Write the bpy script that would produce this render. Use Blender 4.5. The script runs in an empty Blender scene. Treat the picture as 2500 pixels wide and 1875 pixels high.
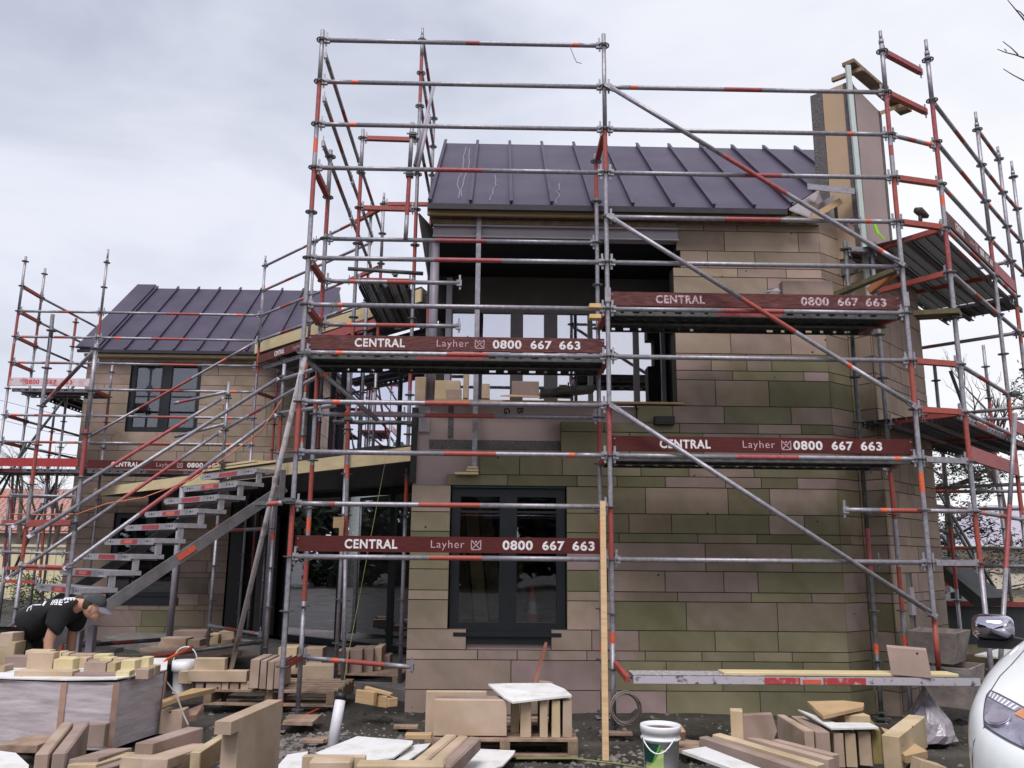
import bpy, bmesh, math, random
from mathutils import Vector, Matrix, noise
R = math.radians
random.seed(11)
scene = bpy.context.scene
col = scene.collection

# ------------------------------------------------------------------ camera
FPX, YAW, PIT, ROL = 2014.32, 0.0171685, 0.2059613, 0.0095517
CAM = Vector((1.963, -8.0628, 1.5702))
_f = Vector((math.sin(YAW)*math.cos(PIT), math.cos(YAW)*math.cos(PIT), math.sin(PIT)))
_r0 = Vector((math.cos(YAW), -math.sin(YAW), 0)); _u0 = _r0.cross(_f)
_r = _r0*math.cos(ROL) + _u0*math.sin(ROL); _u = -_r0*math.sin(ROL) + _u0*math.cos(ROL)
cd = bpy.data.cameras.new("camera"); cam = bpy.data.objects.new("camera", cd); col.objects.link(cam)
cd.sensor_width = 36.0; cd.lens = FPX/2500*36; cd.clip_start = 0.05; cd.clip_end = 2000
M = Matrix((_r, _u, -_f)).transposed().to_4x4(); M.translation = CAM
cam.matrix_world = M
scene.camera = cam
def at(x, y, Y=None, Z=None, X=None, D=None, S=None):
    """the point seen at photo pixel (x, y) on the plane Y=, Z=, X=, X-Y=D or X+Y=S"""
    d = _f + _r*((x-1250)/FPX) - _u*((y-937.5)/FPX)
    if Y is not None: t = (Y-CAM.y)/d.y
    elif Z is not None: t = (Z-CAM.z)/d.z
    elif X is not None: t = (X-CAM.x)/d.x
    elif D is not None: t = (D-CAM.x+CAM.y)/(d.x-d.y)
    else: t = (S-CAM.x-CAM.y)/(d.x+d.y)
    return CAM + d*t

# ------------------------------------------------------------------ sky and sun
SUN_EL, SUN_AZ = R(58), R(196)          # azimuth measured from +Y clockwise: behind the camera, a little to the left
w = bpy.data.worlds.new("World"); scene.world = w; w.use_nodes = True
nt = w.node_tree; nt.nodes.clear()
N = nt.nodes.new; L = nt.links.new
out = N("ShaderNodeOutputWorld"); bg = N("ShaderNodeBackground"); bg.inputs[1].default_value = 1.0
sky = N("ShaderNodeTexSky"); sky.sky_type = 'NISHITA'; sky.sun_disc = False
sky.sun_elevation = SUN_EL; sky.sun_rotation = SUN_AZ
sc_ = N("ShaderNodeVectorMath"); sc_.operation = 'SCALE'; sc_.inputs['Scale'].default_value = 0.10
L(sky.outputs[0], sc_.inputs[0])
tc = N("ShaderNodeTexCoord")
mp = N("ShaderNodeMapping"); mp.inputs['Scale'].default_value = (1.0, 1.0, 2.6); L(tc.outputs['Generated'], mp.inputs[0])
n1 = N("ShaderNodeTexNoise"); n1.inputs['Scale'].default_value = 2.6; n1.inputs['Detail'].default_value = 7; n1.inputs['Roughness'].default_value = .52; n1.inputs['Distortion'].default_value = .35
L(mp.outputs[0], n1.inputs[0])
# broad gradient: duller to the upper left of the view, brighter to the right and towards the horizon
sx = N("ShaderNodeSeparateXYZ"); L(tc.outputs['Generated'], sx.inputs[0])
m1 = N("ShaderNodeMath"); m1.operation = 'MULTIPLY_ADD'; m1.inputs[1].default_value = .36; L(sx.outputs[0], m1.inputs[0])
m2 = N("ShaderNodeMath"); m2.operation = 'MULTIPLY_ADD'; m2.inputs[1].default_value = -.62; m2.inputs[2].default_value = .62; L(sx.outputs[2], m2.inputs[0])
L(m2.outputs[0], m1.inputs[2])
m3 = N("ShaderNodeMath"); m3.operation = 'MULTIPLY_ADD'; m3.inputs[1].default_value = 1.0; L(n1.outputs[0], m3.inputs[0])
m4 = N("ShaderNodeMath"); m4.operation = 'ADD'; m4.inputs[1].default_value = -.48; L(m1.outputs[0], m4.inputs[0]); L(m4.outputs[0], m3.inputs[2])
cr = N("ShaderNodeValToRGB"); L(m3.outputs[0], cr.inputs[0])
cr.color_ramp.elements[0].position = .02; cr.color_ramp.elements[0].color = (.50, .54, .65, 1)
cr.color_ramp.elements[1].position = .66; cr.color_ramp.elements[1].color = (.95, .95, .975, 1)
e = cr.color_ramp.elements.new(.34); e.color = (.78, .80, .90, 1)
mx = N("ShaderNodeMix"); mx.data_type = 'RGBA'; mx.inputs[0].default_value = .93
L(sc_.outputs[0], mx.inputs[6]); L(cr.outputs[0], mx.inputs[7])
L(mx.outputs[2], bg.inputs[0]); L(bg.outputs[0], out.inputs[0])
sd = bpy.data.lights.new("sun", 'SUN'); sd.energy = 2.8; sd.angle = R(28); sd.color = (1.0, .965, .95)
so = bpy.data.objects.new("sun", sd); col.objects.link(so)
dirv = Vector((math.sin(SUN_AZ)*math.cos(SUN_EL), math.cos(SUN_AZ)*math.cos(SUN_EL), math.sin(SUN_EL)))
so.rotation_euler = dirv.to_track_quat('Z', 'Y').to_euler(); so.location = (0, -20, 30)
scene.view_settings.view_transform = 'Standard'; scene.view_settings.look = 'None'
scene.view_settings.exposure = 0.14; scene.view_settings.gamma = 1.0
try: scene.cycles.max_bounces = 6
except Exception: pass

# ------------------------------------------------------------------ materials
def mat(name, c, rough=.7, metal=0., var=.12, scale=8., bump=0., c2=None, spec=None, vscale=(1, 1, 1), detail=6, lo=.35, hi=.7):
    m = bpy.data.materials.new(name); m.use_nodes = True
    nt = m.node_tree; b = nt.nodes['Principled BSDF']; N = nt.nodes.new; L = nt.links.new
    b.inputs['Roughness'].default_value = rough; b.inputs['Metallic'].default_value = metal
    if spec is not None: b.inputs['Specular IOR Level'].default_value = spec
    tc = N('ShaderNodeTexCoord'); mp = N('ShaderNodeMapping'); mp.inputs['Scale'].default_value = vscale
    L(tc.outputs['Object'], mp.inputs[0])
    n = N('ShaderNodeTexNoise'); n.inputs['Scale'].default_value = scale; n.inputs['Detail'].default_value = detail; n.inputs['Roughness'].default_value = .62
    L(mp.outputs[0], n.inputs[0])
    r = N('ShaderNodeValToRGB'); L(n.outputs[0], r.inputs[0])
    a = [max(0, v*(1-var)) for v in c]; z = [min(1, v*(1+var)) for v in c] if c2 is None else c2
    r.color_ramp.elements[0].position = lo; r.color_ramp.elements[0].color = (*a, 1)
    r.color_ramp.elements[1].position = hi; r.color_ramp.elements[1].color = (*z, 1)
    L(r.outputs[0], b.inputs['Base Color'])
    if bump:
        bp = N('ShaderNodeBump'); bp.inputs['Strength'].default_value = bump; bp.inputs['Distance'].default_value = .02
        L(n.outputs[0], bp.inputs['Height']); L(bp.outputs[0], b.inputs['Normal'])
    return m

def stone_mat(name, attr=True, base=(.40, .30, .20), streak=.5):
    """sawn sandstone: a tint per block, cross-bedding streaks, pits and fine grain"""
    m = bpy.data.materials.new(name); m.use_nodes = True
    nt = m.node_tree; b = nt.nodes['Principled BSDF']; N = nt.nodes.new; L = nt.links.new
    b.inputs['Roughness'].default_value = .88; b.inputs['Specular IOR Level'].default_value = .25
    tc = N('ShaderNodeTexCoord')
    if attr:
        at_ = N('ShaderNodeAttribute'); at_.attribute_name = 'tint'
        # broad olive darkening, the lower wall's shade painted across the blocks; the alpha of the tint says how much of it a block takes
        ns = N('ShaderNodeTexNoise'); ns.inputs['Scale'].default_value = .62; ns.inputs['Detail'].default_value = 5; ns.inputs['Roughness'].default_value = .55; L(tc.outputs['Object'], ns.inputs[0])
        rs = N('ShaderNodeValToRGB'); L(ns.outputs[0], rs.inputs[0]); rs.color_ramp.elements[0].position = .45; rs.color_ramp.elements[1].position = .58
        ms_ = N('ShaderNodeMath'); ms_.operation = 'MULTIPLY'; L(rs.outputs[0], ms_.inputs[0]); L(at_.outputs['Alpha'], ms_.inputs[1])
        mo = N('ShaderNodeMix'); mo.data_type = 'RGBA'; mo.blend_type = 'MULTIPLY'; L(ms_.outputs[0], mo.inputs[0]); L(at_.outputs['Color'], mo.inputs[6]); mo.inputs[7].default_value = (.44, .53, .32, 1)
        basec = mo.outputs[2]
    else:
        rg = N('ShaderNodeObjectInfo'); rr = N('ShaderNodeValToRGB'); L(rg.outputs['Random'], rr.inputs[0])
        rr.color_ramp.elements[0].color = (base[0]*.62, base[1]*.58, base[2]*.72, 1); rr.color_ramp.elements[1].color = (base[0]*1.1, base[1]*1.1, base[2]*1.0, 1)
        e = rr.color_ramp.elements.new(.5); e.color = (base[0]*.90, base[1]*.86, base[2]*.93, 1)
        basec = rr.outputs[0]
    # every block was sawn from its own place in the bed: shift the pattern by its tint
    vo = N('ShaderNodeVectorMath'); vo.operation = 'MULTIPLY_ADD'; vo.inputs[1].default_value = (61, 47, 83)
    if attr: L(at_.outputs['Color'], vo.inputs[0])
    else: L(rg.outputs['Random'], vo.inputs[0])
    L(tc.outputs['Object'], vo.inputs[2]); PV = vo.outputs[0]
    # cross-bedding
    wv = N('ShaderNodeTexWave'); wv.inputs['Scale'].default_value = .8; wv.inputs['Distortion'].default_value = 9; wv.inputs['Detail'].default_value = 4; wv.inputs['Detail Scale'].default_value = .7; wv.bands_direction = 'DIAGONAL'
    L(PV, wv.inputs[0])
    r1 = N('ShaderNodeValToRGB'); L(wv.outputs['Fac'], r1.inputs[0]); r1.color_ramp.elements[0].position = .72; r1.color_ramp.elements[1].position = .98
    mxw = N('ShaderNodeMath'); mxw.operation = 'MULTIPLY'; mxw.inputs[1].default_value = streak; L(r1.outputs[0], mxw.inputs[0])
    a = N('ShaderNodeMix'); a.data_type = 'RGBA'; a.blend_type = 'MULTIPLY'; L(mxw.outputs[0], a.inputs[0]); L(basec, a.inputs[6]); a.inputs[7].default_value = (.66, .64, .46, 1)
    # cloudy variation
    n = N('ShaderNodeTexNoise'); n.inputs['Scale'].default_value = 1.7; n.inputs['Detail'].default_value = 8; n.inputs['Roughness'].default_value = .6; L(PV, n.inputs[0])
    r2 = N('ShaderNodeValToRGB'); L(n.outputs[0], r2.inputs[0]); r2.color_ramp.elements[0].position = .34; r2.color_ramp.elements[1].position = .68
    r2.color_ramp.elements[0].color = (.74, .74, .68, 1) if attr else (.66, .62, .60, 1); r2.color_ramp.elements[1].color = (1.10, 1.05, 1.05, 1)
    c = N('ShaderNodeMix'); c.data_type = 'RGBA'; c.blend_type = 'MULTIPLY'; c.inputs[0].default_value = .85; L(a.outputs[2], c.inputs[6]); L(r2.outputs[0], c.inputs[7])
    # fine grain
    g = N('ShaderNodeTexNoise'); g.inputs['Scale'].default_value = 160; g.inputs['Detail'].default_value = 2; L(tc.outputs['Object'], g.inputs[0])
    r3 = N('ShaderNodeValToRGB'); L(g.outputs[0], r3.inputs[0]); r3.color_ramp.elements[0].position = .3; r3.color_ramp.elements[1].position = .7
    r3.color_ramp.elements[0].color = (.92, .92, .92, 1); r3.color_ramp.elements[1].color = (1.05, 1.05, 1.05, 1)
    d = N('ShaderNodeMix'); d.data_type = 'RGBA'; d.blend_type = 'MULTIPLY'; d.inputs[0].default_value = 1; L(c.outputs[2], d.inputs[6]); L(r3.outputs[0], d.inputs[7])
    # dark pits
    v = N('ShaderNodeTexVoronoi'); v.inputs['Scale'].default_value = 5.5; L(PV, v.inputs[0])
    p1 = N('ShaderNodeMath'); p1.operation = 'LESS_THAN'; p1.inputs[1].default_value = .065; L(v.outputs['Distance'], p1.inputs[0])
    n4 = N('ShaderNodeTexNoise'); n4.inputs['Scale'].default_value = 2.3; L(PV, n4.inputs[0])
    p2 = N('ShaderNodeMath'); p2.operation = 'GREATER_THAN'; p2.inputs[1].default_value = .52; L(n4.outputs[0], p2.inputs[0])
    p3 = N('ShaderNodeMath'); p3.operation = 'MULTIPLY'; L(p1.outputs[0], p3.inputs[0]); L(p2.outputs[0], p3.inputs[1])
    f = N('ShaderNodeMix'); f.data_type = 'RGBA'; L(p3.outputs[0], f.inputs[0]); L(d.outputs[2], f.inputs[6]); f.inputs[7].default_value = (.045, .035, .025, 1)
    L(f.outputs[2], b.inputs['Base Color'])
    bp = N('ShaderNodeBump'); bp.inputs['Strength'].default_value = .25; bp.inputs['Distance'].default_value = .01
    sb = N('ShaderNodeMath'); sb.operation = 'SUBTRACT'; L(n.outputs[0], sb.inputs[0]); L(p3.outputs[0], sb.inputs[1])
    L(sb.outputs[0], bp.inputs['Height']); L(bp.outputs[0], b.inputs['Normal'])
    return m

def glass_mat(name, c=(.012, .014, .015), fac=.35, tint=(.86, .86, .95)):
    m = bpy.data.materials.new(name); m.use_nodes = True
    nt = m.node_tree; nt.nodes.clear(); N = nt.nodes.new; L = nt.links.new
    o = N('ShaderNodeOutputMaterial'); d = N('ShaderNodeBsdfTransparent'); d.inputs[0].default_value = (.72, .75, .74, 1)
    g = N('ShaderNodeBsdfGlossy'); g.inputs['Roughness'].default_value = .012; g.inputs[0].default_value = (*tint, 1)
    fr = N('ShaderNodeLayerWeight'); fr.inputs[0].default_value = .25
    ma = N('ShaderNodeMath'); ma.operation = 'MULTIPLY_ADD'; ma.inputs[1].default_value = 1-fac; ma.inputs[2].default_value = fac; L(fr.outputs['Fresnel'], ma.inputs[0])
    mx = N('ShaderNodeMixShader'); L(ma.outputs[0], mx.inputs[0]); L(d.outputs[0], mx.inputs[1]); L(g.outputs[0], mx.inputs[2])
    tc = N('ShaderNodeTexCoord'); n = N('ShaderNodeTexNoise'); n.inputs['Scale'].default_value = 1.3; L(tc.outputs['Object'], n.inputs[0])
    bp = N('ShaderNodeBump'); bp.inputs['Strength'].default_value = .02; bp.inputs['Distance'].default_value = .05; L(n.outputs[0], bp.inputs['Height']); L(bp.outputs[0], g.inputs['Normal'])
    L(mx.outputs[0], o.inputs[0]); return m

def clear_mat(name, alpha=.3, c=(.8, .8, .85), rough=.25):
    m = bpy.data.materials.new(name); m.use_nodes = True
    b = m.node_tree.nodes['Principled BSDF']; b.inputs['Base Color'].default_value = (*c, 1); b.inputs['Roughness'].default_value = rough; b.inputs['Alpha'].default_value = alpha
    return m

STONE = stone_mat('stone ashlar', streak=.22); BLOCK = stone_mat('cut sandstone', attr=False, base=(.53, .43, .315), streak=.35)
MORTAR = mat('dark joint', (.045, .038, .026), .95)
GALV = mat('galvanised steel', (.22, .205, .235), .5, .5, .0, 22, c2=(.42, .40, .44), lo=.3, hi=.75)
GALVD = mat('weathered steel', (.13, .135, .135), .55, .5, .35, 14)
for p_, c_ in ((.79, (.40, .38, .42, 1)), (.83, (.60, .57, .58, 1)), (.22, (.15, .125, .12, 1))):
    e = [n for n in GALV.node_tree.nodes if n.type == 'VALTORGB'][0].color_ramp.elements.new(p_); e.color = c_
RED = mat('red paint', (.36, .070, .052), .6, 0, .0, 24, c2=(.21, .055, .052), lo=.45, hi=.75)
REDP = mat('faded red paint', (.33, .07, .075), .6, 0, .25, 26)
TAPE = mat('orange tape', (.70, .125, .06), .5, 0, .2, 40)
BROWN = mat('brown painted board', (.100, .020, .019), .65, 0, .0, 9, c2=(.062, .014, .013), vscale=(1, 1, 9), spec=.2)
BROWNW = mat('worn brown board', (.085, .024, .022), .65, 0, .0, 11, c2=(.19, .085, .085), vscale=(.7, .7, 9), lo=.42, hi=.74, spec=.2)
REDB = mat('red painted board', (.36, .03, .035), .55, 0, .2, 9, vscale=(1, 1, 6))
PALEB = mat('washed out board', (.62, .50, .53), .7, 0, .0, 3, c2=(.36, .14, .15), lo=.5, hi=.66)
WHITEP = mat('white stencil paint', (.74, .71, .72), .7, 0, .0, 45, c2=(.36, .26, .26), lo=.48, hi=.72)
PINKP = mat('pale stencil paint', (.52, .34, .38), .7, 0, .3, 60)
REDT = mat('red stencil paint', (.55, .04, .06), .7, 0, .25, 60)
ROOF = mat('standing seam metal', (.052, .040, .068), .46, .1, .0, 1.6, c2=(.080, .064, .100), spec=.3)
ROOFD = mat('dark flashing', (.035, .032, .04), .45, .3, .2, 6)
CHALK = mat('chalk', (.21, .185, .235), .9)
YELLOW = mat('cream timber fascia', (.64, .515, .30), .62, 0, .08, 3, vscale=(1, 1, 4))
TIMBER = mat('sawn timber', (.50, .34, .185), .75, 0, .0, 5, c2=(.38, .245, .13), vscale=(.6, .6, 8))
OLDTIM = mat('weathered timber', (.22, .155, .10), .85, 0, .3, 9)
OLIVE = mat('damp timber', (.125, .10, .05), .85, 0, .3, 9)
PALLET = mat('pallet timber', (.30, .205, .15), .85, 0, .3, 10)
PINK = mat('mauve wall board', (.38, .285, .275), .85, 0, .08, 1.5)
LINTEL = mat('primed steel beam', (.37, .335, .365), .6, 0, .06, 2)
PLASTER = mat('rough dark plaster', (.085, .078, .078), .95, 0, .0, 34, bump=.8, c2=(.155, .138, .140), lo=.35, hi=.7)
TANP = mat('tan insulation board', (.43, .30, .20), .85, 0, .07, 2)
BLACK = mat('black soffit', (.006, .006, .007), .5)
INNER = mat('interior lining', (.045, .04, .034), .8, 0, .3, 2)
FRAME = mat('dark aluminium', (.014, .018, .022), .4, .2, .15, 8)
FRAMEG = mat('bronze aluminium', (.085, .075, .08), .45, .3, .15, 8)
GLASSL = glass_mat('dark glazing', fac=.10)
GLASSU = glass_mat('sky reflecting glazing', fac=.62)
PIPEC = mat('lilac primer steel', (.30, .27, .315), .5, .1, .1, 5)
SOIL = None
CONC = mat('mixed concrete grey', (.22, .20, .185), .9, 0, .25, 12, bump=.3)
MORTG = mat('mortar crusted steel', (.32, .265, .24), .9, 0, .0, 6, c2=(.15, .13, .12), bump=.6)
WHITE = mat('white plastic', (.78, .78, .80), .4, 0, .05, 4)
FOAM = mat('white foam sheet', (.68, .67, .67), .75, 0, .0, 5, c2=(.50, .45, .36), lo=.50, hi=.8)
WRAP = mat('stretch wrapped stone', (.36, .305, .31), .30, 0, .0, 5, c2=(.64, .59, .64), vscale=(.9, .9, 7), spec=.9, lo=.30, hi=.78, detail=12)
CARD = mat('cardboard edge', (.38, .235, .18), .8, 0, .2, 8)
ORANGEP = mat('orange conduit', (.70, .11, .03), .5)
BLACKP = mat('black rubber', (.012, .012, .013), .5)
CLOTH = mat('black cotton', (.010, .010, .012), .9, 0, .3, 20)
SKIN = mat('skin', (.47, .25, .17), .6, 0, .1, 10)
CAP = mat('charcoal cap cloth', (.045, .048, .052), .9, 0, .2, 20)
HAIR = mat('brown hair', (.035, .02, .012), .8)
PAINT = mat('white car paint', (.80, .815, .82), .12, 0, .01, 2, spec=.7)
CHROME = mat('chrome', (.62, .58, .66), .08, 1.0, .05, 3)
RUBBLE = mat('rubble', (.11, .095, .09), .95, 0, .0, 9, c2=(.24, .205, .20))
BRICKR = mat('terracotta tiles', (.44, .25, .21), .85, 0, .0, 30, c2=(.28, .14, .12))
FENCEM = mat('cream fence sheet', (.66, .58, .38), .6, 0, .05, 3)
BARK = mat('bark', (.085, .062, .05), .95, 0, .3, 12)
LEAFD = mat('dark conifer leaf', (.028, .04, .024), .8, 0, .5, 3)
LEAFO = mat('olive leaf', (.10, .085, .045), .8, 0, .5, 3)
LEAFH = mat('hedge leaf', (.05, .075, .025), .8, 0, .5, 4)
LEAFB = mat('brown shrub leaf', (.14, .10, .07), .85, 0, .4, 4)
SLATE = mat('grey roof', (.36, .33, .40), .55, 0, .08, 2)
CREAM = mat('cream paint', (.60, .52, .42), .7)
BLUEG = mat('dark skip steel', (.055, .06, .066), .6, .2, .25, 4)
CABLE = mat('grey cable', (.12, .10, .095), .6)
SNAKE = mat('dull cable', (.30, .24, .22), .6)
ROPE = mat('orange cord', (.50, .16, .09), .7)
STRING = mat('yellow string', (.20, .21, .07), .8)

# perforated decking: punched holes are real gaps in the sheet
def perf_mat():
    m = bpy.data.materials.new('perforated deck'); m.use_nodes = True
    nt = m.node_tree; b = nt.nodes['Principled BSDF']; N = nt.nodes.new; L = nt.links.new
    b.inputs['Base Color'].default_value = (.26, .265, .25, 1); b.inputs['Roughness'].default_value = .6; b.inputs['Metallic'].default_value = .2
    a = N('ShaderNodeAttribute'); a.attribute_name = 'uvw'
    sx = N('ShaderNodeSeparateXYZ'); L(a.outputs['Vector'], sx.inputs[0])
    def cell(o, sc, off):
        k = N('ShaderNodeMath'); k.operation = 'MULTIPLY_ADD'; k.inputs[1].default_value = sc; k.inputs[2].default_value = off; L(o, k.inputs[0])
        f = N('ShaderNodeMath'); f.operation = 'FRACT'; L(k.outputs[0], f.inputs[0])
        s = N('ShaderNodeMath'); s.operation = 'SUBTRACT'; s.inputs[1].default_value = .5; L(f.outputs[0], s.inputs[0]); return s.outputs[0]
    cx, cy = cell(sx.outputs[0], 22, .0), cell(sx.outputs[1], 28, .0)
    px = N('ShaderNodeMath'); px.operation = 'MULTIPLY'; L(cx, px.inputs[1]); L(cx, px.inputs[0])
    py = N('ShaderNodeMath'); py.operation = 'MULTIPLY'; L(cy, py.inputs[1]); L(cy, py.inputs[0])
    s = N('ShaderNodeMath'); s.operation = 'ADD'; L(px.outputs[0], s.inputs[0]); L(py.outputs[0], s.inputs[1])
    g = N('ShaderNodeMath'); g.operation = 'GREATER_THAN'; g.inputs[1].default_value = .007; L(s.outputs[0], g.inputs[0])
    L(g.outputs[0], b.inputs['Alpha']); return m
PERF = perf_mat()

# ------------------------------------------------------------------ mesh helpers
def off_of(o):
    while o is not None and o.parent is not None: o = o.parent
    return Vector(o.location) if o is not None else Vector((0, 0, 0))
class MB:
    def __init__(s): s.v = []; s.f = []; s.m = []; s.c = []; s.cur = 0; s.tint = None; s.smooth = []
    def face(s, idx, sm=False): s.f.append(idx); s.m.append(s.cur); s.c.append(s.tint); s.smooth.append(sm)
    def poly(s, pts, sm=False):
        i = len(s.v); s.v += [Vector(p) for p in pts]; s.face(list(range(i, i+len(pts))), sm); return s
    def hexa(s, p):
        i = len(s.v); s.v += [Vector(q) for q in p]
        for f in ((0, 3, 2, 1), (4, 5, 6, 7), (0, 1, 5, 4), (1, 2, 6, 5), (2, 3, 7, 6), (3, 0, 4, 7)): s.face([i+k for k in f])
        return s
    def box(s, x0, x1, y0, y1, z0, z1):
        return s.hexa([(x0, y0, z0), (x1, y0, z0), (x1, y1, z0), (x0, y1, z0), (x0, y0, z1), (x1, y0, z1), (x1, y1, z1), (x0, y1, z1)])
    def obox(s, o, a, b, c):
        """box from corner o along vectors a, b, c"""
        o, a, b, c = Vector(o), Vector(a), Vector(b), Vector(c)
        return s.hexa([o, o+a, o+a+b, o+b, o+c, o+a+c, o+a+b+c, o+b+c])
    def bar(s, p, q, wd, ht, up=(0, 0, 1)):
        p, q = Vector(p), Vector(q); d = (q-p).normalized(); side = d.cross(Vector(up)).normalized(); u = side.cross(d).normalized()
        a = side*wd/2; b = u*ht/2
        return s.hexa([p-a-b, p+a-b, q+a-b, q-a-b, p-a+b, p+a+b, q+a+b, q-a+b])
    def prism(s, pts, ext):
        i = len(s.v); n = len(pts); e = Vector(ext); s.v += [Vector(p) for p in pts]+[Vector(p)+e for p in pts]
        s.face([i+k for k in range(n)][::-1]); s.face([i+n+k for k in range(n)])
        for k in range(n): s.face([i+k, i+(k+1) % n, i+n+(k+1) % n, i+n+k])
        return s
    def rings(s, pts, rad, n=10, caps=True):
        pts = [Vector(p) for p in pts]; i0 = len(s.v); ref = Vector((.123, .31, .94))
        rad = rad if isinstance(rad, (list, tuple)) else [rad]*len(pts)
        for k, p in enumerate(pts):
            d = (pts[min(k+1, len(pts)-1)]-pts[max(k-1, 0)]).normalized()
            a = d.cross(ref)
            if a.length < .05: a = d.cross(Vector((1, 0, 0)))
            a.normalize(); b = d.cross(a)
            for j in range(n):
                t = 2*math.pi*j/n; s.v.append(p+(a*math.cos(t)+b*math.sin(t))*rad[k])
        for k in range(len(pts)-1):
            for j in range(n):
                s.face([i0+k*n+j, i0+k*n+(j+1) % n, i0+(k+1)*n+(j+1) % n, i0+(k+1)*n+j], True)
        if caps:
            s.face([i0+j for j in range(n)][::-1]); e = i0+(len(pts)-1)*n; s.face([e+j for j in range(n)])
        return s
    def tube(s, p, q, r, n=10, bands=()):
        """straight tube; bands = (t0, t1, material slot) painted along it"""
        p, q = Vector(p), Vector(q); ts = sorted({0., 1.} | {min(max(b[i], 0), 1) for b in bands for i in (0, 1)})
        base = s.cur
        for a, b in zip(ts, ts[1:]):
            if b-a < 1e-5: continue
            mid = (a+b)/2; s.cur = base
            for bd in bands:
                if bd[0] <= mid <= bd[1]: s.cur = bd[2]
            s.rings([p.lerp(q, a), p.lerp(q, b)], r, n, caps=(a == 0 or b == 1))
        s.cur = base; return s
    def lathe(s, prof, n=24, c=(0, 0, 0)):
        i0 = len(s.v); c = Vector(c)
        for r_, z_ in prof:
            for j in range(n):
                t = 2*math.pi*j/n; s.v.append(c+Vector((r_*math.cos(t), r_*math.sin(t), z_)))
        for k in range(len(prof)-1):
            for j in range(n): s.face([i0+k*n+j, i0+k*n+(j+1) % n, i0+(k+1)*n+(j+1) % n, i0+(k+1)*n+j], True)
        return s
    def mesh(s, name, mats, off=(0, 0, 0)):
        me = bpy.data.meshes.new(name); o = Vector(off)
        me.from_pydata([tuple(p-o) for p in s.v], [], s.f)
        mats = mats if isinstance(mats, (list, tuple)) else [mats]
        for m in mats: me.materials.append(m)
        me.polygons.foreach_set('material_index', s.m); me.polygons.foreach_set('use_smooth', s.smooth)
        if any(c is not None for c in s.c):
            at_ = me.color_attributes.new('tint', 'FLOAT_COLOR', 'CORNER'); k = 0; d = []
            for f, c in zip(s.f, s.c): d += list((tuple(c)+(1.,))[:4] if c else (.3, .25, .2, 1.))*len(f)
            at_.data.foreach_set('color', d)
        me.validate(); me.update(); return me
    def build(s, name, mats, parent=None, loc=None):
        off = off_of(parent) if parent is not None else (Vector(loc) if loc is not None else Vector((0, 0, 0)))
        o = bpy.data.objects.new(name, s.mesh(name, mats, off)); col.objects.link(o)
        if parent is not None: o.parent = parent
        elif loc is not None: o.location = loc
        return o
def tag(o, label=None, cat=None, group=None, kind=None):
    if label: o['label'] = label
    if cat: o['category'] = cat
    if group: o['group'] = group
    if kind: o['kind'] = kind
    return o
def thing(name, label, cat, loc=(0, 0, 0), group=None):
    o = bpy.data.objects.new(name, None); col.objects.link(o); o.location = loc; o.empty_display_size = .2
    return tag(o, label, cat, group)
def inst(me, name, parent, wloc, rot=None):
    o = bpy.data.objects.new(name, me); col.objects.link(o); o.parent = parent; o.location = Vector(wloc)-off_of(parent)
    if rot: o.rotation_euler = rot
    return o
ORD = ['first', 'second', 'third', 'fourth', 'fifth', 'sixth', 'seventh', 'eighth', 'ninth', 'tenth', 'eleventh', 'twelfth']
# lettering --------------------------------------------------------------
_tx = {}
def text_mesh(body, bold):
    if (body, bold) not in _tx:
        cu = bpy.data.curves.new('lettering', 'FONT'); cu.body = body; cu.size = 1; cu.offset = bold; cu.extrude = 0.01; cu.space_character = 1.12
        ob = bpy.data.objects.new('lettering_source', cu); col.objects.link(ob)
        dg = bpy.context.evaluated_depsgraph_get(); dg.update()
        me = bpy.data.meshes.new_from_object(ob.evaluated_get(dg)); bpy.data.objects.remove(ob)
        xs = [v.co.x for v in me.vertices]; ys = [v.co.y for v in me.vertices]
        for v in me.vertices:
            v.co.x = (v.co.x-min(xs))/(max(xs)-min(xs)); v.co.y = (v.co.y-min(ys))/(max(ys)-min(ys))
        _tx[(body, bold)] = me
    return _tx[(body, bold)]
def lettering(parent, body, o, d, up, wd, ht, m, bold=.032):
    me = text_mesh(body, bold).copy(); o, d, up = Vector(o), Vector(d).normalized(), Vector(up).normalized(); n = d.cross(up)
    off = off_of(parent)
    for v in me.vertices: v.co = o+d*v.co.x*wd+up*v.co.y*ht+n*(.0015+v.co.z*.05)-off
    me.materials.clear(); me.materials.append(m)
    ob = bpy.data.objects.new('lettering', me); col.objects.link(ob); ob.parent = parent; return ob
def emblem(parent, o, d, up, sz, m):
    b = MB(); o, d, up = Vector(o), Vector(d).normalized(), Vector(up); n = d.cross(up).normalized()*.0025
    P = lambda x, y: o+d*x*sz+up*y*sz+n
    def ln(p, q, t=.09): b.bar(P(*p), P(*q), .002, t*sz, up=n.cross(P(*q)-P(*p)))
    for p, q in (((0, 0), (1, 0)), ((0, 0), (0, 1)), ((1, 0), (1, 1)), ((0, 1), (.3, .72)), ((1, 1), (.7, .72)), ((0, 0), (.5, .5)), ((1, 0), (.5, .5)), ((.2, .72), (.5, .5)), ((.8, .72), (.5, .5))): ln(p, q)
    b.prism([P(.5+.11*math.cos(k*.785), .84+.11*math.sin(k*.785)) for k in range(8)], n*.5)
    ob = b.build('emblem', m, parent); return ob

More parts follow.
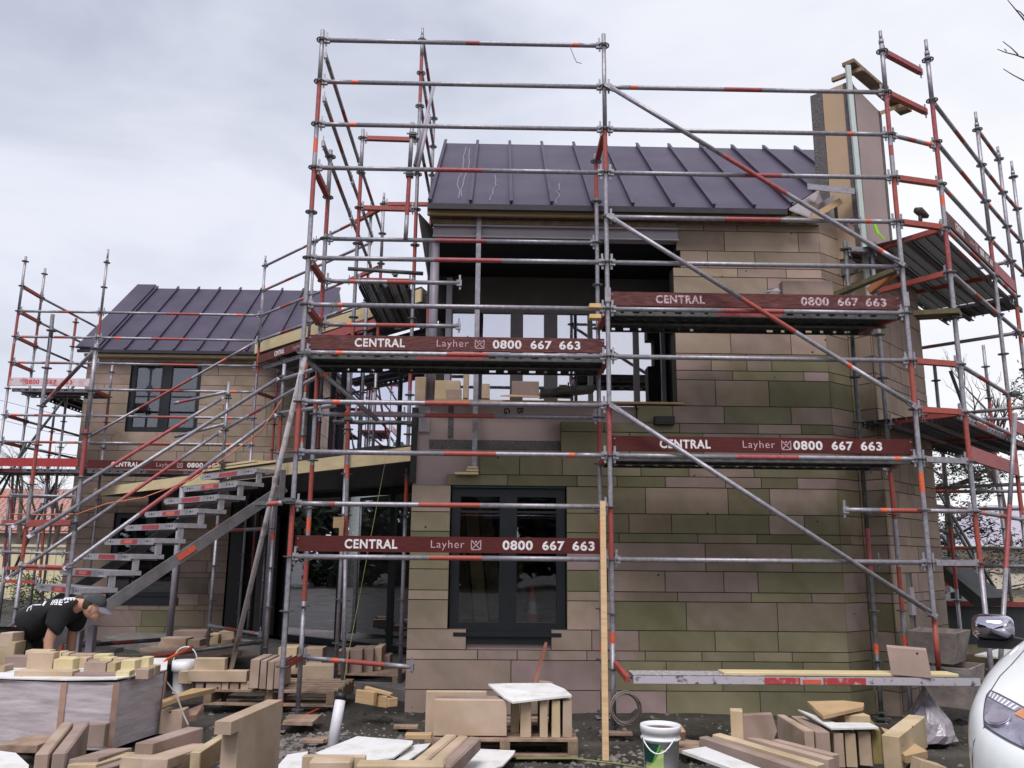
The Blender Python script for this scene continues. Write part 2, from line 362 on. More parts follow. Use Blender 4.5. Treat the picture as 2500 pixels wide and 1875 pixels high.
# ================================================================== ground and sky-line setting
def soil_mat():
    m = bpy.data.materials.new('wet building-site soil'); m.use_nodes = True
    nt = m.node_tree; b = nt.nodes['Principled BSDF']; N = nt.nodes.new; L = nt.links.new
    tc = N('ShaderNodeTexCoord')
    n = N('ShaderNodeTexNoise'); n.inputs['Scale'].default_value = 1.1; n.inputs['Detail'].default_value = 10; n.inputs['Roughness'].default_value = .68; L(tc.outputs['Object'], n.inputs[0])
    r = N('ShaderNodeValToRGB'); L(n.outputs[0], r.inputs[0])
    r.color_ramp.elements[0].position = .32; r.color_ramp.elements[0].color = (.018, .016, .014, 1)
    r.color_ramp.elements[1].position = .74; r.color_ramp.elements[1].color = (.115, .10, .088, 1)
    e = r.color_ramp.elements.new(.55); e.color = (.042, .038, .030, 1)
    L(r.outputs[0], b.inputs['Base Color'])
    rr = N('ShaderNodeValToRGB'); L(n.outputs[0], rr.inputs[0]); rr.color_ramp.elements[0].position = .38; rr.color_ramp.elements[0].color = (.35,)*3+(1,); rr.color_ramp.elements[1].position = .55; rr.color_ramp.elements[1].color = (.95,)*3+(1,)
    L(rr.outputs[0], b.inputs['Roughness'])
    g = N('ShaderNodeTexNoise'); g.inputs['Scale'].default_value = 26; g.inputs['Detail'].default_value = 6; L(tc.outputs['Object'], g.inputs[0])
    bp = N('ShaderNodeBump'); bp.inputs['Strength'].default_value = .8; bp.inputs['Distance'].default_value = .03; L(g.outputs[0], bp.inputs['Height']); L(bp.outputs[0], b.inputs['Normal'])
    return m
SOIL = soil_mat()
def gz(x, y):
    if -7 < x < 12 and -5 < y < 9:
        a = noise.noise(Vector((x*.55, y*.55, 3.1)))*.05+noise.noise(Vector((x*2.1, y*2.1, 1)))*.025+noise.noise(Vector((x*6, y*6, 5)))*.012
        return a-.03
    return -.03
xs = [-600, -250, -120, -60, -35, -22, -14, -10]+[-8+.125*i for i in range(161)]+[13, 15, 20, 30, 50, 90, 200, 600]
ys = [-300, -120, -60, -30, -15, -9]+[-6+.125*i for i in range(129)]+[11.5, 13, 17, 25, 40, 70, 130, 300, 900]
b = MB(); b.v = [Vector((x, y, gz(x, y))) for y in ys for x in xs]
for j in range(len(ys)-1):
    for i in range(len(xs)-1):
        k = j*len(xs)+i; b.face([k, k+1, k+1+len(xs), k+len(xs)], True)
tag(b.build('ground', SOIL), kind='structure')
# porch slab
tag(MB().prism([(1.0, 1.6, -.1), (1.0, 5.2, -.1), (-2.6, 8.3, -.1), (-5.0, 8.3, -.1), (-5.0, 7.3, -.1)], (0, 0, .2)).build('pavement', mat('concrete slab', (.15, .135, .125), .9, 0, .25, 6)), kind='structure')
# loose rubble lying over the soil
b = MB(); rnd = random.Random(5)
def pebble(b, x, y, z, r, rnd):
    i = len(b.v); n = 6; ph = rnd.random()*6
    top = Vector((x+rnd.uniform(-.2, .2)*r, y, z+r*rnd.uniform(.5, .9)))
    ring = [Vector((x+math.cos(ph+k)*r*rnd.uniform(.7, 1.2), y+math.sin(ph+k)*r*rnd.uniform(.6, 1.1), z+rnd.uniform(-.1, .25)*r)) for k in [2*math.pi*j/n for j in range(n)]]
    b.v += ring+[top]
    for k in range(n): b.face([i+k, i+(k+1) % n, i+n], True)
for _ in range(2600):
    x = rnd.uniform(-1.5, 7.5); y = rnd.uniform(-2.6, 1.0)
    if _ < 1100: x = rnd.gauss(.5, .35); y = rnd.gauss(-.55, .28)
    elif _ < 1500: x = rnd.gauss(2.9, .5); y = rnd.gauss(-1.1, .25)
    r = abs(rnd.gauss(.012, .010))+.004
    if _ % 90 == 0: r *= 2.4
    pebble(b, x, y, gz(x, y)-.003, r, rnd)
tag(b.build('rubble', RUBBLE), kind='stuff')

# ================================================================== the stone house
HOUSE = thing('stone_house', 'unfinished two storey stone house with dark metal roofs inside the scaffolding', 'house', (3.4, 3.0, 0))
CZ = [5.54, 5.35, 5.10, 4.89, 4.78, 4.49, 4.11, 3.86, 3.66, 3.55, 3.25, 3.05, 2.94, 2.70, 2.45, 2.33, 2.04, 1.83, 1.73, 1.43, 1.21, 1.11, .81, .60, .50, .20, -.06][::-1]
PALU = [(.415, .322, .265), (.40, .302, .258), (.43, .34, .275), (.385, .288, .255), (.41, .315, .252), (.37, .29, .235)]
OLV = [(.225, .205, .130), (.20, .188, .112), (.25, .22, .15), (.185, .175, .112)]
PAL = [(.375, .288, .258), (.36, .272, .252), (.35, .275, .23), (.345, .262, .25), (.40, .315, .275), (.32, .25, .215), (.335, .252, .245), (.37, .282, .24)]  # darker tints for the lower courses: shade there is put into the block colours
def ashlar(o, d, length, opens, seed, name, zmin=-.06, zmax=5.54, th=.22, jag=None, lens=(.42, 1.0), pal=None):
    """coursed ashlar: every block a raised piece over a recessed dark joint. d runs so that the outward normal is d x up"""
    rn = random.Random(seed); b = MB(); o, d = Vector(o), Vector(d).normalized(); n = d.cross(Vector((0, 0, 1)))
    P = lambda u, z, k: o+d*u+n*k+Vector((0, 0, z))
    g = .0045
    for z0, z1 in zip(CZ, CZ[1:]):
        z0c, z1c = max(z0, zmin), min(z1, zmax)
        if z1c-z0c < .02: continue
        zm = (z0c+z1c)/2; iv = [(0., length)]
        for ua, ub, za, zb in opens:
            if za < zm < zb:
                if jag and abs(ub-jag) < .01: ub = jag+rn.choice((-.045, .045, .0))
                iv = [q for a, c in iv for q in ((a, min(c, ua)), (max(a, ub), c)) if q[1]-q[0] > .03]
        for a, c in iv:
            b.cur = 1; b.tint = None
            b.obox(P(a+.003, z0c, -.012-th), d*(c-a-.006), n*th, (0, 0, z1c-z0c))
            b.cur = 0; u = a
            while u < c-.02:
                ln = rn.uniform(*lens)*(1.15 if z1-z0 > .25 else .9)
                if rn.random() < .15: ln *= .5
                if c-(u+ln) < .25: ln = c-u
                hi_ = (pal == 'pink' and zm > 1.3) or zm > 3.9; pc = P(u, zm, 0); cl_ = noise.noise(Vector((pc.x*.55+seed, pc.y*.55, zm*.75)))+rn.uniform(-.28, .28); t = rn.choice(PALU if hi_ else OLV if cl_ > (.13 if pal != 'pink' else .6) else PAL); k = rn.uniform(.96, 1.14)*(.86 if pal == 'pink' else 1); b.tint = (t[0]*k, t[1]*k, t[2]*k, (.2 if hi_ else .0 if t in OLV else .75)*rn.uniform(.3, 1))  # low courses draw the shade-toned palettes, high ones the light palette
                x0, x1, y0, y1 = u+g, u+ln-g, z0c+g, z1c-g; dp = rn.uniform(-.0015, .0015)
                if x1-x0 > .012: b.obox(P(x0, y0, -.0125), d*(x1-x0), n*(.0125+dp), (0, 0, y1-y0))
                u += ln
    return b.build(name, [STONE, MORTAR], HOUSE)
A_ = lambda x, y: at(x, y, Y=1.05).x
F0 = 1.03
fo = [(F0-.1, 4.03, 3.25, 5.6), (F0-.1, A_(1555, 1010), 3.05, 3.25), (F0-.1, A_(1369, 1075), 2.70, 3.05), (F0-.1, A_(1170, 1140), 2.45, 2.70), (F0-.1, A_(1090, 1172), 2.33, 2.45),
      (1.46, 2.73, .81, 2.33), (1.66, 2.56, .60, .81)]
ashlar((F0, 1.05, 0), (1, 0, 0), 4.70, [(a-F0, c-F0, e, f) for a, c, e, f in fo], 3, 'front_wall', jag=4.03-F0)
# splay, chimney faces
cA = Vector((5.73, 1.05, 0)); cB = Vector((6.09, 1.30, 0)); cC = Vector((6.26, 1.045, 0)); cD = Vector((7.49, 2.275, 0))
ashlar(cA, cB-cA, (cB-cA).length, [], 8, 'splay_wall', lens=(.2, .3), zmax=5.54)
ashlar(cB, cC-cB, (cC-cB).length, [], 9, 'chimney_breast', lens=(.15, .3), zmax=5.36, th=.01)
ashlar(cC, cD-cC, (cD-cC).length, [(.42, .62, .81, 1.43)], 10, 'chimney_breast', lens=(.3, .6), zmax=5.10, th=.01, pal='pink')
nD = Vector((.707, -.707, 0)); dD = Vector((.707, .707, 0))
b = MB(); b.obox(cC+dD*.42-nD*.035+Vector((0, 0, .81)), dD*.20, nD*.02, (0, 0, .62)); b.build('panel', mat('grey green panel', (.14, .145, .125), .8), HOUSE)
b = MB(); b.obox(cC+dD*.47-nD*.04+Vector((0, 0, .97)), dD*.12, nD*.06, (0, 0, .30)); b.build('meter_box', LINTEL, HOUSE)
# return and hidden walls
b = MB(); e_ = Vector((0, 0, 5.1)); b.prism([cD-nD*.012, cD+Vector((-.75, .9, 0)), (6.2, 5.1, 0), (5.9, 5.1, 0), cD-nD*.3-dD*.3], e_); b.build('side_wall', BLOCK, HOUSE)
b = MB(); b.box(F0+.004, F0+.24, 1.30, 5.2, -.05, 3.24); b.box(F0, 6.2, 5.1, 5.3, -.05, 5.5); b.build('side_wall', PINK, HOUSE)
# chimney stack above the eaves: unclad, with dark plaster strips
st0, st1 = 5.10, 7.35
wl = Vector((-.707, .707, 0))
def stack_face(o, d, parts_, z0, z1, n, name):
    for u0, u1, m, k in parts_:
        b = MB(); b.obox(o+d*u0+n*(k-.06)+Vector((0, 0, z0)), d*(u1-u0), n*.06, (0, 0, z1-z0)); b.build(name, m, CH)
CH = MB().prism([cC+wl*.02+dD*.02+Vector((0, 0, st0-.2)), cC+wl*.50+dD*.02+Vector((0, 0, st0-.2)), cC+wl*.50+dD*.98+Vector((0, 0, st0-.2)), cC+wl*.02+dD*.98+Vector((0, 0, st0-.2))], (0, 0, st1-st0+.19)).build('chimney', PLASTER, HOUSE)
nL = Vector((-.707, -.707, 0))
stack_face(cC+wl*.0, wl, [(.0, .10, PLASTER, .0), (.105, .365, TANP, -.006), (.37, .52, PLASTER, 0.0)], st0, st1, nL, 'stack_panel')
stack_face(cC, dD, [(.003, .10, PLASTER, .0), (.105, .90, PINK, -.006), (.905, .985, PLASTER, .0)], st0, st1-.02, nD, 'stack_panel')
b = MB(); b.obox(cC+dD*.985-nD*.1+Vector((0, 0, 5.1)), dD*.06, nD*.08, (0, 0, 1.9)); b.build('stack_panel', LINTEL, HOUSE)
# timbers on top of the stack
t0 = at(2076, 145, Y=.95); t1 = at(2240, 262, Y=1.9)
tag(MB().bar(at(2070, 152, Y=1.0), at(2212, 274, Y=2.2), .15, .045).build('roof_timber', OLDTIM), 'longest weathered plank lying across the top of the chimney stack', 'plank', 'planks on top of the chimney')
tag(MB().bar(at(2032, 196, Y=1.3), at(2108, 168, Y=1.0), .05, .05).build('roof_timber', PALLET), 'short pinkish batten behind the top of the pale green post', 'plank', 'planks on top of the chimney')
tag(MB().bar(at(2145, 278, Y=1.7), at(2205, 255, Y=2.1), .05, .05).build('roof_timber', TIMBER), 'short batten sticking out right of the stack under the long plank', 'plank', 'planks on top of the chimney')
tag(MB().bar(at(2195, 258, Y=1.9), at(2212, 272, Y=2.3), .15, .045).build('roof_timber', TIMBER), 'stubby plank end beside the red transom right of the chimney', 'plank', 'planks on top of the chimney')
MINT = mat('pale mint batten', (.50, .56, .535), .7, 0, .06, 8)
b = MB(); b.bar((6.235, .985, 4.35), (6.215, 1.0, 7.52), .055, .045, up=(0, 1, 0))
tag(b.build('profile_post', MINT), 'tall pale mint green straight edge standing against the chimney corner', 'post')

# ---------------------------------------------------------------- roofs
def roof_plane(name, poly, ox, y0, z0, y1, z1, x0, x1, step, xs_off=0., lo_cut=None, parent=HOUSE):
    b = MB(); s = (z1-z0)/(y1-y0); nrm = Vector((0, -(z1-z0), (y1-y0))).normalized()
    P = lambda x, y, k=0: Vector((x, y, z0+(y-y0)*s))+nrm*k
    b.prism([P(x, y, -.03) for x, y in poly], nrm*.03)
    x = x0+xs_off
    while x <= x1+.001:
        ya, yb = y0, y1
        if lo_cut: ya = max(y0, lo_cut(x))
        if yb-ya > .15:
            b.obox(P(x-.012, ya, .0005), (.024, 0, 0), P(0, yb+.03)-P(0, ya), nrm*.042)
            b.obox(P(x-.02, ya, .036), (.04, 0, 0), P(0, yb+.03)-P(0, ya), nrm*.012)
        x += step
    return b.build(name, ROOF, parent), P
rf, RP = roof_plane('roof', [(1.13, .80), (5.27, .80), (5.93, 1.46), (6.35, 1.88), (6.75, 2.3), (6.75, 3.07), (1.13, 3.07)], 0, .80, 5.53, 3.07, 7.49, 1.15, 6.6, .468, 0, lambda x: .8 if x < 5.27 else .8+(x-5.27))
b = MB(); b.poly([(1.13, 3.07, 7.49), (6.75, 3.07, 7.49), (6.75, 5.35, 5.5), (1.13, 5.35, 5.5)]); b.build('roof', ROOF, HOUSE)
b = MB(); b.box(1.13, 5.27, .775, .815, 5.455, 5.522); b.build('gutter', ROOFD, HOUSE)
b = MB()
for pts in ([(.10, .0), (.22, .0), (.5, 1.0), (.42, 1.0)], ): pass
def chalk_line(pts):
    for p, q in zip(pts, pts[1:]): b.bar(RP(*p, .004), RP(*q, .004), .012, .004)
cl = random.Random(2)
for x0, y0, y1, dx in ((1.45, .95, 2.9, .0), (1.50, 1.0, 2.85, .02), (1.86, .9, 1.75, .05), (2.62, .85, 1.5, .06)):
    pts = [(x0+dx*k/9+cl.uniform(-.025, .025), y0+(y1-y0)*k/9) for k in range(10)]; chalk_line(pts)
b.build('chalk_mark', CHALK, rf)
# timber eaves below the roof
b = MB(); b.box(1.12, 4.02, .84, 1.045, 5.475, 5.524)
b.build('eaves_board', TIMBER, HOUSE)
b = MB(); b.box(1.12, 5.75, .86, .90, 5.418, 5.470); b.build('eaves_board', mat('new eaves timber', (.42, .30, .17), .75, 0, .12, 5, vscale=(.5, 1, 6)), HOUSE)
b = MB(); b.box(1.14, 5.72, 1.0, 1.06, 5.43, 5.69); b.build('eaves_packing', OLDTIM, HOUSE)
b = MB(); b.prism([cA+Vector((0, 0, 5.545)), cB+Vector((0, 0, 5.545)), cB+Vector((0, 0, 5.98)), cA+Vector((0, 0, 5.70))], (.03, .12, 0)); b.build('splay_lining', LINTEL, HOUSE)
b = MB(); b.box(1.15, 4.02, .98, 1.10, 5.36, 5.415); b.build('eaves_board', OLDTIM, HOUSE)
b = MB()                                                             # steel I beam over the loggia
b.box(1.18, 4.05, .985, 1.12, 5.335, 5.355); b.box(1.18, 4.05, 1.035, 1.055, 5.22, 5.335); b.box(1.18, 4.05, .985, 1.12, 5.20, 5.22); b.build('steel_beam', LINTEL, HOUSE)
b = MB(); b.prism([(1.02, .80, 5.40), (1.16, 1.35, 5.42), (1.15, 1.35, 4.75), (1.13, 1.25, 4.70)], (.02, -.01, 0)); b.build('flashing', mat('grey flashing', (.16, .16, .155), .5, .3), HOUSE)
# splay roof flashings at the chimney
b = MB(); b.prism([(5.30, .80, 5.535), (5.95, 1.45, 6.10), (6.02, 1.40, 5.75), (5.55, .86, 5.47)], (0, 0, -.02)); b.build('splay_lining', mat('lavender soffit', (.30, .27, .29), .7), HOUSE)
b = MB(); b.obox((5.58, .92, 5.90), (.55, -.02, -.06), (.06, .14, .03), (0, 0, .012)); b.obox((5.58, .92, 5.84), (.55, -.02, -.06), (0, .008, 0), (0, 0, .06)); b.build('flashing', GALV, HOUSE)
b = MB(); b.bar((5.62, .98, 5.50), (6.0, 1.02, 5.74), .05, .07); b.build('splay_timber', TIMBER, HOUSE)
b = MB(); b.box(5.80, 6.1, 1.25, 1.5, 5.56, 5.8); b.build('splay_lining', BLACK, HOUSE)
# ---------------------------------------------------------------- loggia
b = MB(); b.poly([(1.1, 1.13, 5.21), (4.6, 1.13, 5.21), (4.6, 2.3, 5.0), (1.1, 2.3, 5.0)]); b.box(4.25, 4.27, 1.28, 2.3, 3.2, 5.2); b.build('loggia_ceiling', BLACK, HOUSE)
b = MB(); b.box(1.05, 4.3, 1.14, 2.2, 3.10, 3.24); b.build('loggia_floor', PLASTER, HOUSE)
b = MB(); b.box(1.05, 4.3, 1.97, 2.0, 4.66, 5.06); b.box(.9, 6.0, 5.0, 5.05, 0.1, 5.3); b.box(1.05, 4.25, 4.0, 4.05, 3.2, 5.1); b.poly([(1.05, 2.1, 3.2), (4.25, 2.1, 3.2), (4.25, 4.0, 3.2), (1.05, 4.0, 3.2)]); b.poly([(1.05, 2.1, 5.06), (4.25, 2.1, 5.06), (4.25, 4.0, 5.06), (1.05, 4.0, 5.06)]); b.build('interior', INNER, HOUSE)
b = MB(); b.rings([(1.205, 1.10, 3.28), (1.205, 1.10, 5.195)], .052, 18); b.box(1.13, 1.28, 1.05, 1.2, 3.262, 3.28); b.build('column', PIPEC, HOUSE)
b = MB(); b.box(1.30, 1.37, 1.85, 1.92, 3.24, 5.0); b.box(1.12, 1.2, 1.15, 2.1, 4.95, 5.19); b.build('column', LINTEL, HOUSE)
def window(name, o, d, W, H, mull, trans, fw=.055, dp=.07, fm=FRAME, gm=GLASSL, parent=HOUSE, sashes=True):
    """frame with mullions at fractions and panes of glass; o is the lower corner, d the way along, outward = d x up"""
    o, d = Vector(o), Vector(d).normalized(); n = d.cross(Vector((0, 0, 1))); up = Vector((0, 0, 1))
    b = MB(); X = lambda u, z, k=0: o+d*u+up*z+n*k
    b.obox(X(0, 0, -dp), d*W, n*dp, up*fw); b.obox(X(0, H-fw, -dp), d*W, n*dp, up*fw)
    b.obox(X(0, fw, -dp), d*fw, n*dp, up*(H-2*fw)); b.obox(X(W-fw, fw, -dp), d*fw, n*dp, up*(H-2*fw))
    us = [fw]
    for u, wd in mull:
        b.obox(X(u-wd/2, fw, -dp+.002), d*wd, n*(dp-.006), up*(H-2*fw)); us += [u-wd/2, u+wd/2]
    us.append(W-fw)
    f = b.build(name, fm, parent)
    for u0, u1 in zip(us[::2], us[1::2]):
        zs = [fw]+[z for z in trans]+[H-fw]
        for z in trans:
            t = MB(); t.obox(X(u0, z-.013, -dp*.62), d*(u1-u0), n*.03, up*.026); t.build('glazing_bar', fm, f)
        g = MB(); g.obox(X(u0-.004, fw-.004, -dp*.6), d*(u1-u0+.008), n*.006, up*(H-2*fw+.008)); g.build('pane', gm, f)
        if sashes:
            t = MB(); s = .035
            t.obox(X(u0, fw, -dp*.7), d*(u1-u0), n*.05, up*s); t.obox(X(u0, H-fw-s, -dp*.7), d*(u1-u0), n*.05, up*s)
            t.obox(X(u0, fw+s, -dp*.7), d*s, n*.05, up*(H-2*fw-2*s)); t.obox(X(u1-s, fw+s, -dp*.7), d*s, n*.05, up*(H-2*fw-2*s)); t.build('sash', fm, f)
    return f
window('loggia_glazing', (1.32, 2.0, 3.25), (1, 0, 0), 2.93, 1.40, [(.87, .16), (1.30, .17), (1.80, .06), (2.38, .07), (2.72, .05)], [], gm=GLASSU, fm=FRAMEG, sashes=False)
window('window', (1.47, 1.135, .78), (1, 0, 0), 1.25, 1.53, [(.625, .12)], [1.27], fw=.06)
b = MB(); b.box(1.475, 2.715, 1.07, 1.2, .66, .778); b.box(1.52, 2.67, 1.045, 1.069, .735, .776); b.build('window_sill', FRAME, HOUSE)
b = MB(); b.box(1.66, 2.56, 1.10, 1.14, .60, .665); b.build('panel', PINK, HOUSE)
b = MB(); b.box(1.47, 2.72, 1.085, 1.12, 2.311, 2.329); b.build('packing_strip', mat('teal packer', (.02, .12, .10), .6), HOUSE)
# bare boards where stone is still missing
b = MB(); b.box(F0, 3.6, 1.135, 1.16, 2.33, 3.245); b.build('wall_board', PINK, HOUSE)
b = MB(); b.box(A_(1093, 1030), A_(1106, 1030), 1.124, 1.134, 2.87, 3.24); b.box(1.20, A_(1370, 1085), 1.122, 1.134, at(1200, 1097, Y=1.13).z, at(1200, 1075, Y=1.13).z); b.build('plaster_strip', PLASTER, HOUSE)
b = MB(); b.box(F0-.03, F0+.035, 1.09, 1.134, 2.36, 3.2); b.build('membrane_strip', mat('black membrane', (.014, .016, .016), .6, 0, .4, 20), HOUSE)
b = MB(); b.box(1.075, 1.20, 1.116, 1.122, 2.93, 3.22); b.build('wrap_strip', LINTEL, HOUSE)
b = MB(); b.box(1.25, 4.05, 1.02, 1.2, 3.262, 3.285); b.build('sill_plank', TIMBER, HOUSE)
b = MB(); b.box(1.0, 5.7, 1.03, 1.10, -.16, -.062); b.build('footing', mat('pink footing', (.40, .25, .19), .9, 0, .15, 6), HOUSE)
# upside-down printing on the wall board
for ch, px, py in (('G', 1230, 1003), ('B', 1263, 1003)):
    p = at(px, py, Y=1.133); lettering(HOUSE, ch, p+Vector((0, 0, .035)), (0, 0, -1), (1, 0, 0), .07, .07, BLACKP, .03)
# overflow box on the front wall
p = at(1598, 1032, Y=1.0); b = MB(); b.box(p.x, p.x+.22, .96, 1.06, p.z-.02, p.z+.07); b.box(p.x+.015, p.x+.205, .955, .9605, p.z-.005, p.z+.055); b.build('overflow_box', BLACKP, HOUSE)
# ---------------------------------------------------------------- left wing
LY = 8.35
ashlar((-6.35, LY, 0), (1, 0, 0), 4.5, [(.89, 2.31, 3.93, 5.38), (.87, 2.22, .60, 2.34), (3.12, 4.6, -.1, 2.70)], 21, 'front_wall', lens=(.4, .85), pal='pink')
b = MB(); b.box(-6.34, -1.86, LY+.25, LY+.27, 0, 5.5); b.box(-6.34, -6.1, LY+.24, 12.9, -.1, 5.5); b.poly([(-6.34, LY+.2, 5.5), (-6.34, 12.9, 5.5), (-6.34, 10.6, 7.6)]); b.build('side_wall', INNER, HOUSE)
lr, LP = roof_plane('roof', [(-6.45, 8.15), (-1.8, 8.15), (-1.8, 10.5), (-6.45, 10.5)], 0, 8.15, 5.55, 10.5, 7.62, -6.02, -1.9, .485)
s_ = (7.62-5.55)/2.35
for xa, xb in ((-6.49, -6.06), (-2.12, -1.76)):
    b = MB(); b.prism([(xa, 8.12, 5.565), (xb, 8.12, 5.565), (xb, 10.52, 7.68), (xa, 10.52, 7.68)], (0, -.02, .035)); b.build('verge_capping', ROOF, lr)
b = MB(); b.poly([(-6.45, 10.5, 7.62), (-1.8, 10.5, 7.62), (-1.8, 12.9, 5.5), (-6.45, 12.9, 5.5)]); b.poly([(-1.78, 8.2, 5.5), (-1.78, 10.5, 7.6), (-1.78, 12.9, 5.5)]); b.build('roof', ROOF, HOUSE)
b = MB(); b.box(-6.47, -1.8, 8.12, 8.16, 5.49, 5.55); b.build('gutter', ROOFD, HOUSE)
b = MB(); b.box(-6.36, -1.9, 8.2, 8.345, 5.43, 5.487); b.build('eaves_board', mat('pale eaves board', (.55, .44, .26), .7), HOUSE)
window('window', (-5.46, LY+.05, 3.94), (1, 0, 0), 1.42, 1.44, [(.71, .13)], [.72, 1.1][:1], fw=.06)
window('window', (-5.48, LY+.05, .75), (1, 0, 0), 1.35, 1.58, [], [], fw=.06)
MB().box(-5.5, -4.1, LY-.02, LY+.06, .60, .74).build('window_sill', FRAME, HOUSE); MB().box(-5.62, -3.9, LY-.015, LY+.03, 3.70, 3.925).build('window_sill', BLOCK, HOUSE)
# dark doorway and glazed entrance on the diagonal
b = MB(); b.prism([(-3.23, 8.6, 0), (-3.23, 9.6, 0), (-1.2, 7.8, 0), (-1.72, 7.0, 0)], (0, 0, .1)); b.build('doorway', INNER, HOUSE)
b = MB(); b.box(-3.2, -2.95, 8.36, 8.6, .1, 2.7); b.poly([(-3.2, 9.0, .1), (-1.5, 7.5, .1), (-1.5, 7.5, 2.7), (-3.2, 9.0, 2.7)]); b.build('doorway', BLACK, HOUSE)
b = MB(); b.obox((-2.62, 8.25, .1), (.42, -.36, 0), (.05, .05, 0), (0, 0, 2.2)); b.build('door_lining', mat('grey door lining', (.10, .09, .085), .8), HOUSE)
g0, g1 = Vector((-1.74, 6.86, .12)), Vector((1.02, 4.66, .12)); gd = (g1-g0); 
window('entrance_glazing', g0, gd, gd.length, 2.5, [(1.42, .10), (2.62, .10)], [], fw=.10, sashes=False)
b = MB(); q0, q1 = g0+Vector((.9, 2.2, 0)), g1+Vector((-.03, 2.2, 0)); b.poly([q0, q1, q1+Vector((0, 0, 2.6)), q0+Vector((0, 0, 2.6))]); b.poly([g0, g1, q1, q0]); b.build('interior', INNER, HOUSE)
# porch roof: cream fascia, black soffit
pa, pb = Vector((1.05, 1.30, 2.63)), Vector((-5.86, 8.21, 2.63)); fd = (pb-pa).normalized(); fn = Vector((-.707, -.707, 0))
pr = MB().prism([(1.02, 1.36, 2.64), (1.02, 5.2, 2.64), (-2.0, 8.3, 2.64), (-5.78, 8.2, 2.64)], (0, 0, .10)).build('porch_roof', ROOFD, HOUSE)
b = MB(); b.poly([(1.02, 1.36, 2.632), (1.02, 5.2, 2.632), (-2.0, 8.3, 2.632), (-5.78, 8.2, 2.632)]); b.build('soffit', BLACK, pr)
b = MB(); b.obox(pa, fd*(pb-pa).length, fn*-.03, (0, 0, .165)); b.build('fascia', YELLOW, pr)
b = MB(); b.obox(pa+fd*.05+Vector((0, 0, .17)), fd*8.2, fn*-.25, (0, 0, .012)); b.obox(pa+fd*.7+Vector((0, 0, .183)), fd*2.2, fn*-.5, (0, 0, .05)); b.build('roof_membrane', ROOFD, pr)
for k, (u0, u1, o_) in enumerate(((2.9, 5.2, .0), (3.6, 4.9, .045))):
    tag(MB().obox(pa+fd*u0+fn*.03+Vector((0, 0, .19+o_)), fd*(u1-u0), fn*-.2, (0, 0, .03)).build('batten', YELLOW), ['longer', 'shorter'][k]+' pale yellow batten lying along the edge of the porch roof', 'plank')
for px, py, pz in ((414, 1553, .1), (646, 1575, .1)):
    q = at(px, py, S=2.42); q.z = .08
    b = MB(); b.rings([q, Vector((q.x, q.y, 2.63))], .05, 14); b.box(q.x-.1, q.x+.1, q.y-.1, q.y+.1, .08, .10); b.build('porch_column', PIPEC, HOUSE)
q = at(366, 1290, Y=8.1); b = MB(); b.box(q.x-.09, q.x+.09, 8.12, 8.3, 1.9, 3.0); b.build('downpipe', BLACKP, HOUSE)
# upper link roof and its glazing
ua, ub = Vector((.74, 4.26, 5.44)), Vector((-2.86, 7.86, 5.44))
ur = MB().prism([ua+Vector((.0, .05, .02)), (1.02, 5.3, 5.46), (-1.95, 8.3, 5.46), ub+Vector((0, .05, .02))], (0, 0, .24)).build('link_roof', ROOFD, HOUSE)
b = MB(); b.obox(ua, fd*(ub-ua).length, fn*-.03, (0, 0, .21)); b.build('fascia', YELLOW, ur)
b = MB(); b.poly([ua+Vector((0, .06, .01)), (1.02, 5.3, 5.45), (-1.95, 8.3, 5.45), ub+Vector((0, .06, .01))]); b.build('soffit', BLACK, ur)
g0, g1 = Vector((-1.84, 8.30, 2.82)), Vector((1.02, 5.44, 2.82)); gd = g1-g0
window('link_glazing', g0, gd, gd.length, 2.62, [(.35, .10), (.8, .08), (1.15, .10), (1.75, .05), (2.9, .05)], [1.75], fw=.08, gm=GLASSU, sashes=False)
b = MB(); b.poly([g0+Vector((.8, .8, 0)), g1+Vector((.8, .8, 0)), g1+Vector((.8, .8, 2.6)), g0+Vector((.8, .8, 2.6))]); b.build('interior', INNER, HOUSE)
# things inside seen through the ground window
for k, (x, dx, c) in enumerate(((1.62, .10, OLDTIM), (1.80, .12, TIMBER), (1.98, .14, OLDTIM), (2.25, .1, OLIVE))):
    tag(MB().obox((x, 1.45+.03*k, .3), (.15, 0, 0), (0, .03, 0), (-dx-.1, .35, 1.9)).build('board', c), ORD[k]+' board from the left leaning inside the ground floor window', 'plank', 'boards leaning inside the window')
cone = thing('traffic_cone', 'orange and white traffic cone standing inside the ground floor window', 'cone', (2.38, 1.5, .82))
MB().box(2.27, 2.49, 1.39, 1.61, .80, .82).build('base', ORANGEP, cone); MB().lathe([(.085, .82), (.062, .95)], 16, (2.38, 1.5, 0)).lathe([(.042, 1.08), (.02, 1.24), (0, 1.24)], 16, (2.38, 1.5, 0)).build('cone_body', ORANGEP, cone); MB().lathe([(.062, .95), (.042, 1.08)], 16, (2.38, 1.5, 0)).build('reflective_band', WHITE, cone)
tag(MB().box(2.1, 2.7, 1.3, 1.75, .45, .80).build('crate', OLDTIM), 'dark timber crate under the cone inside the ground floor window', 'crate')

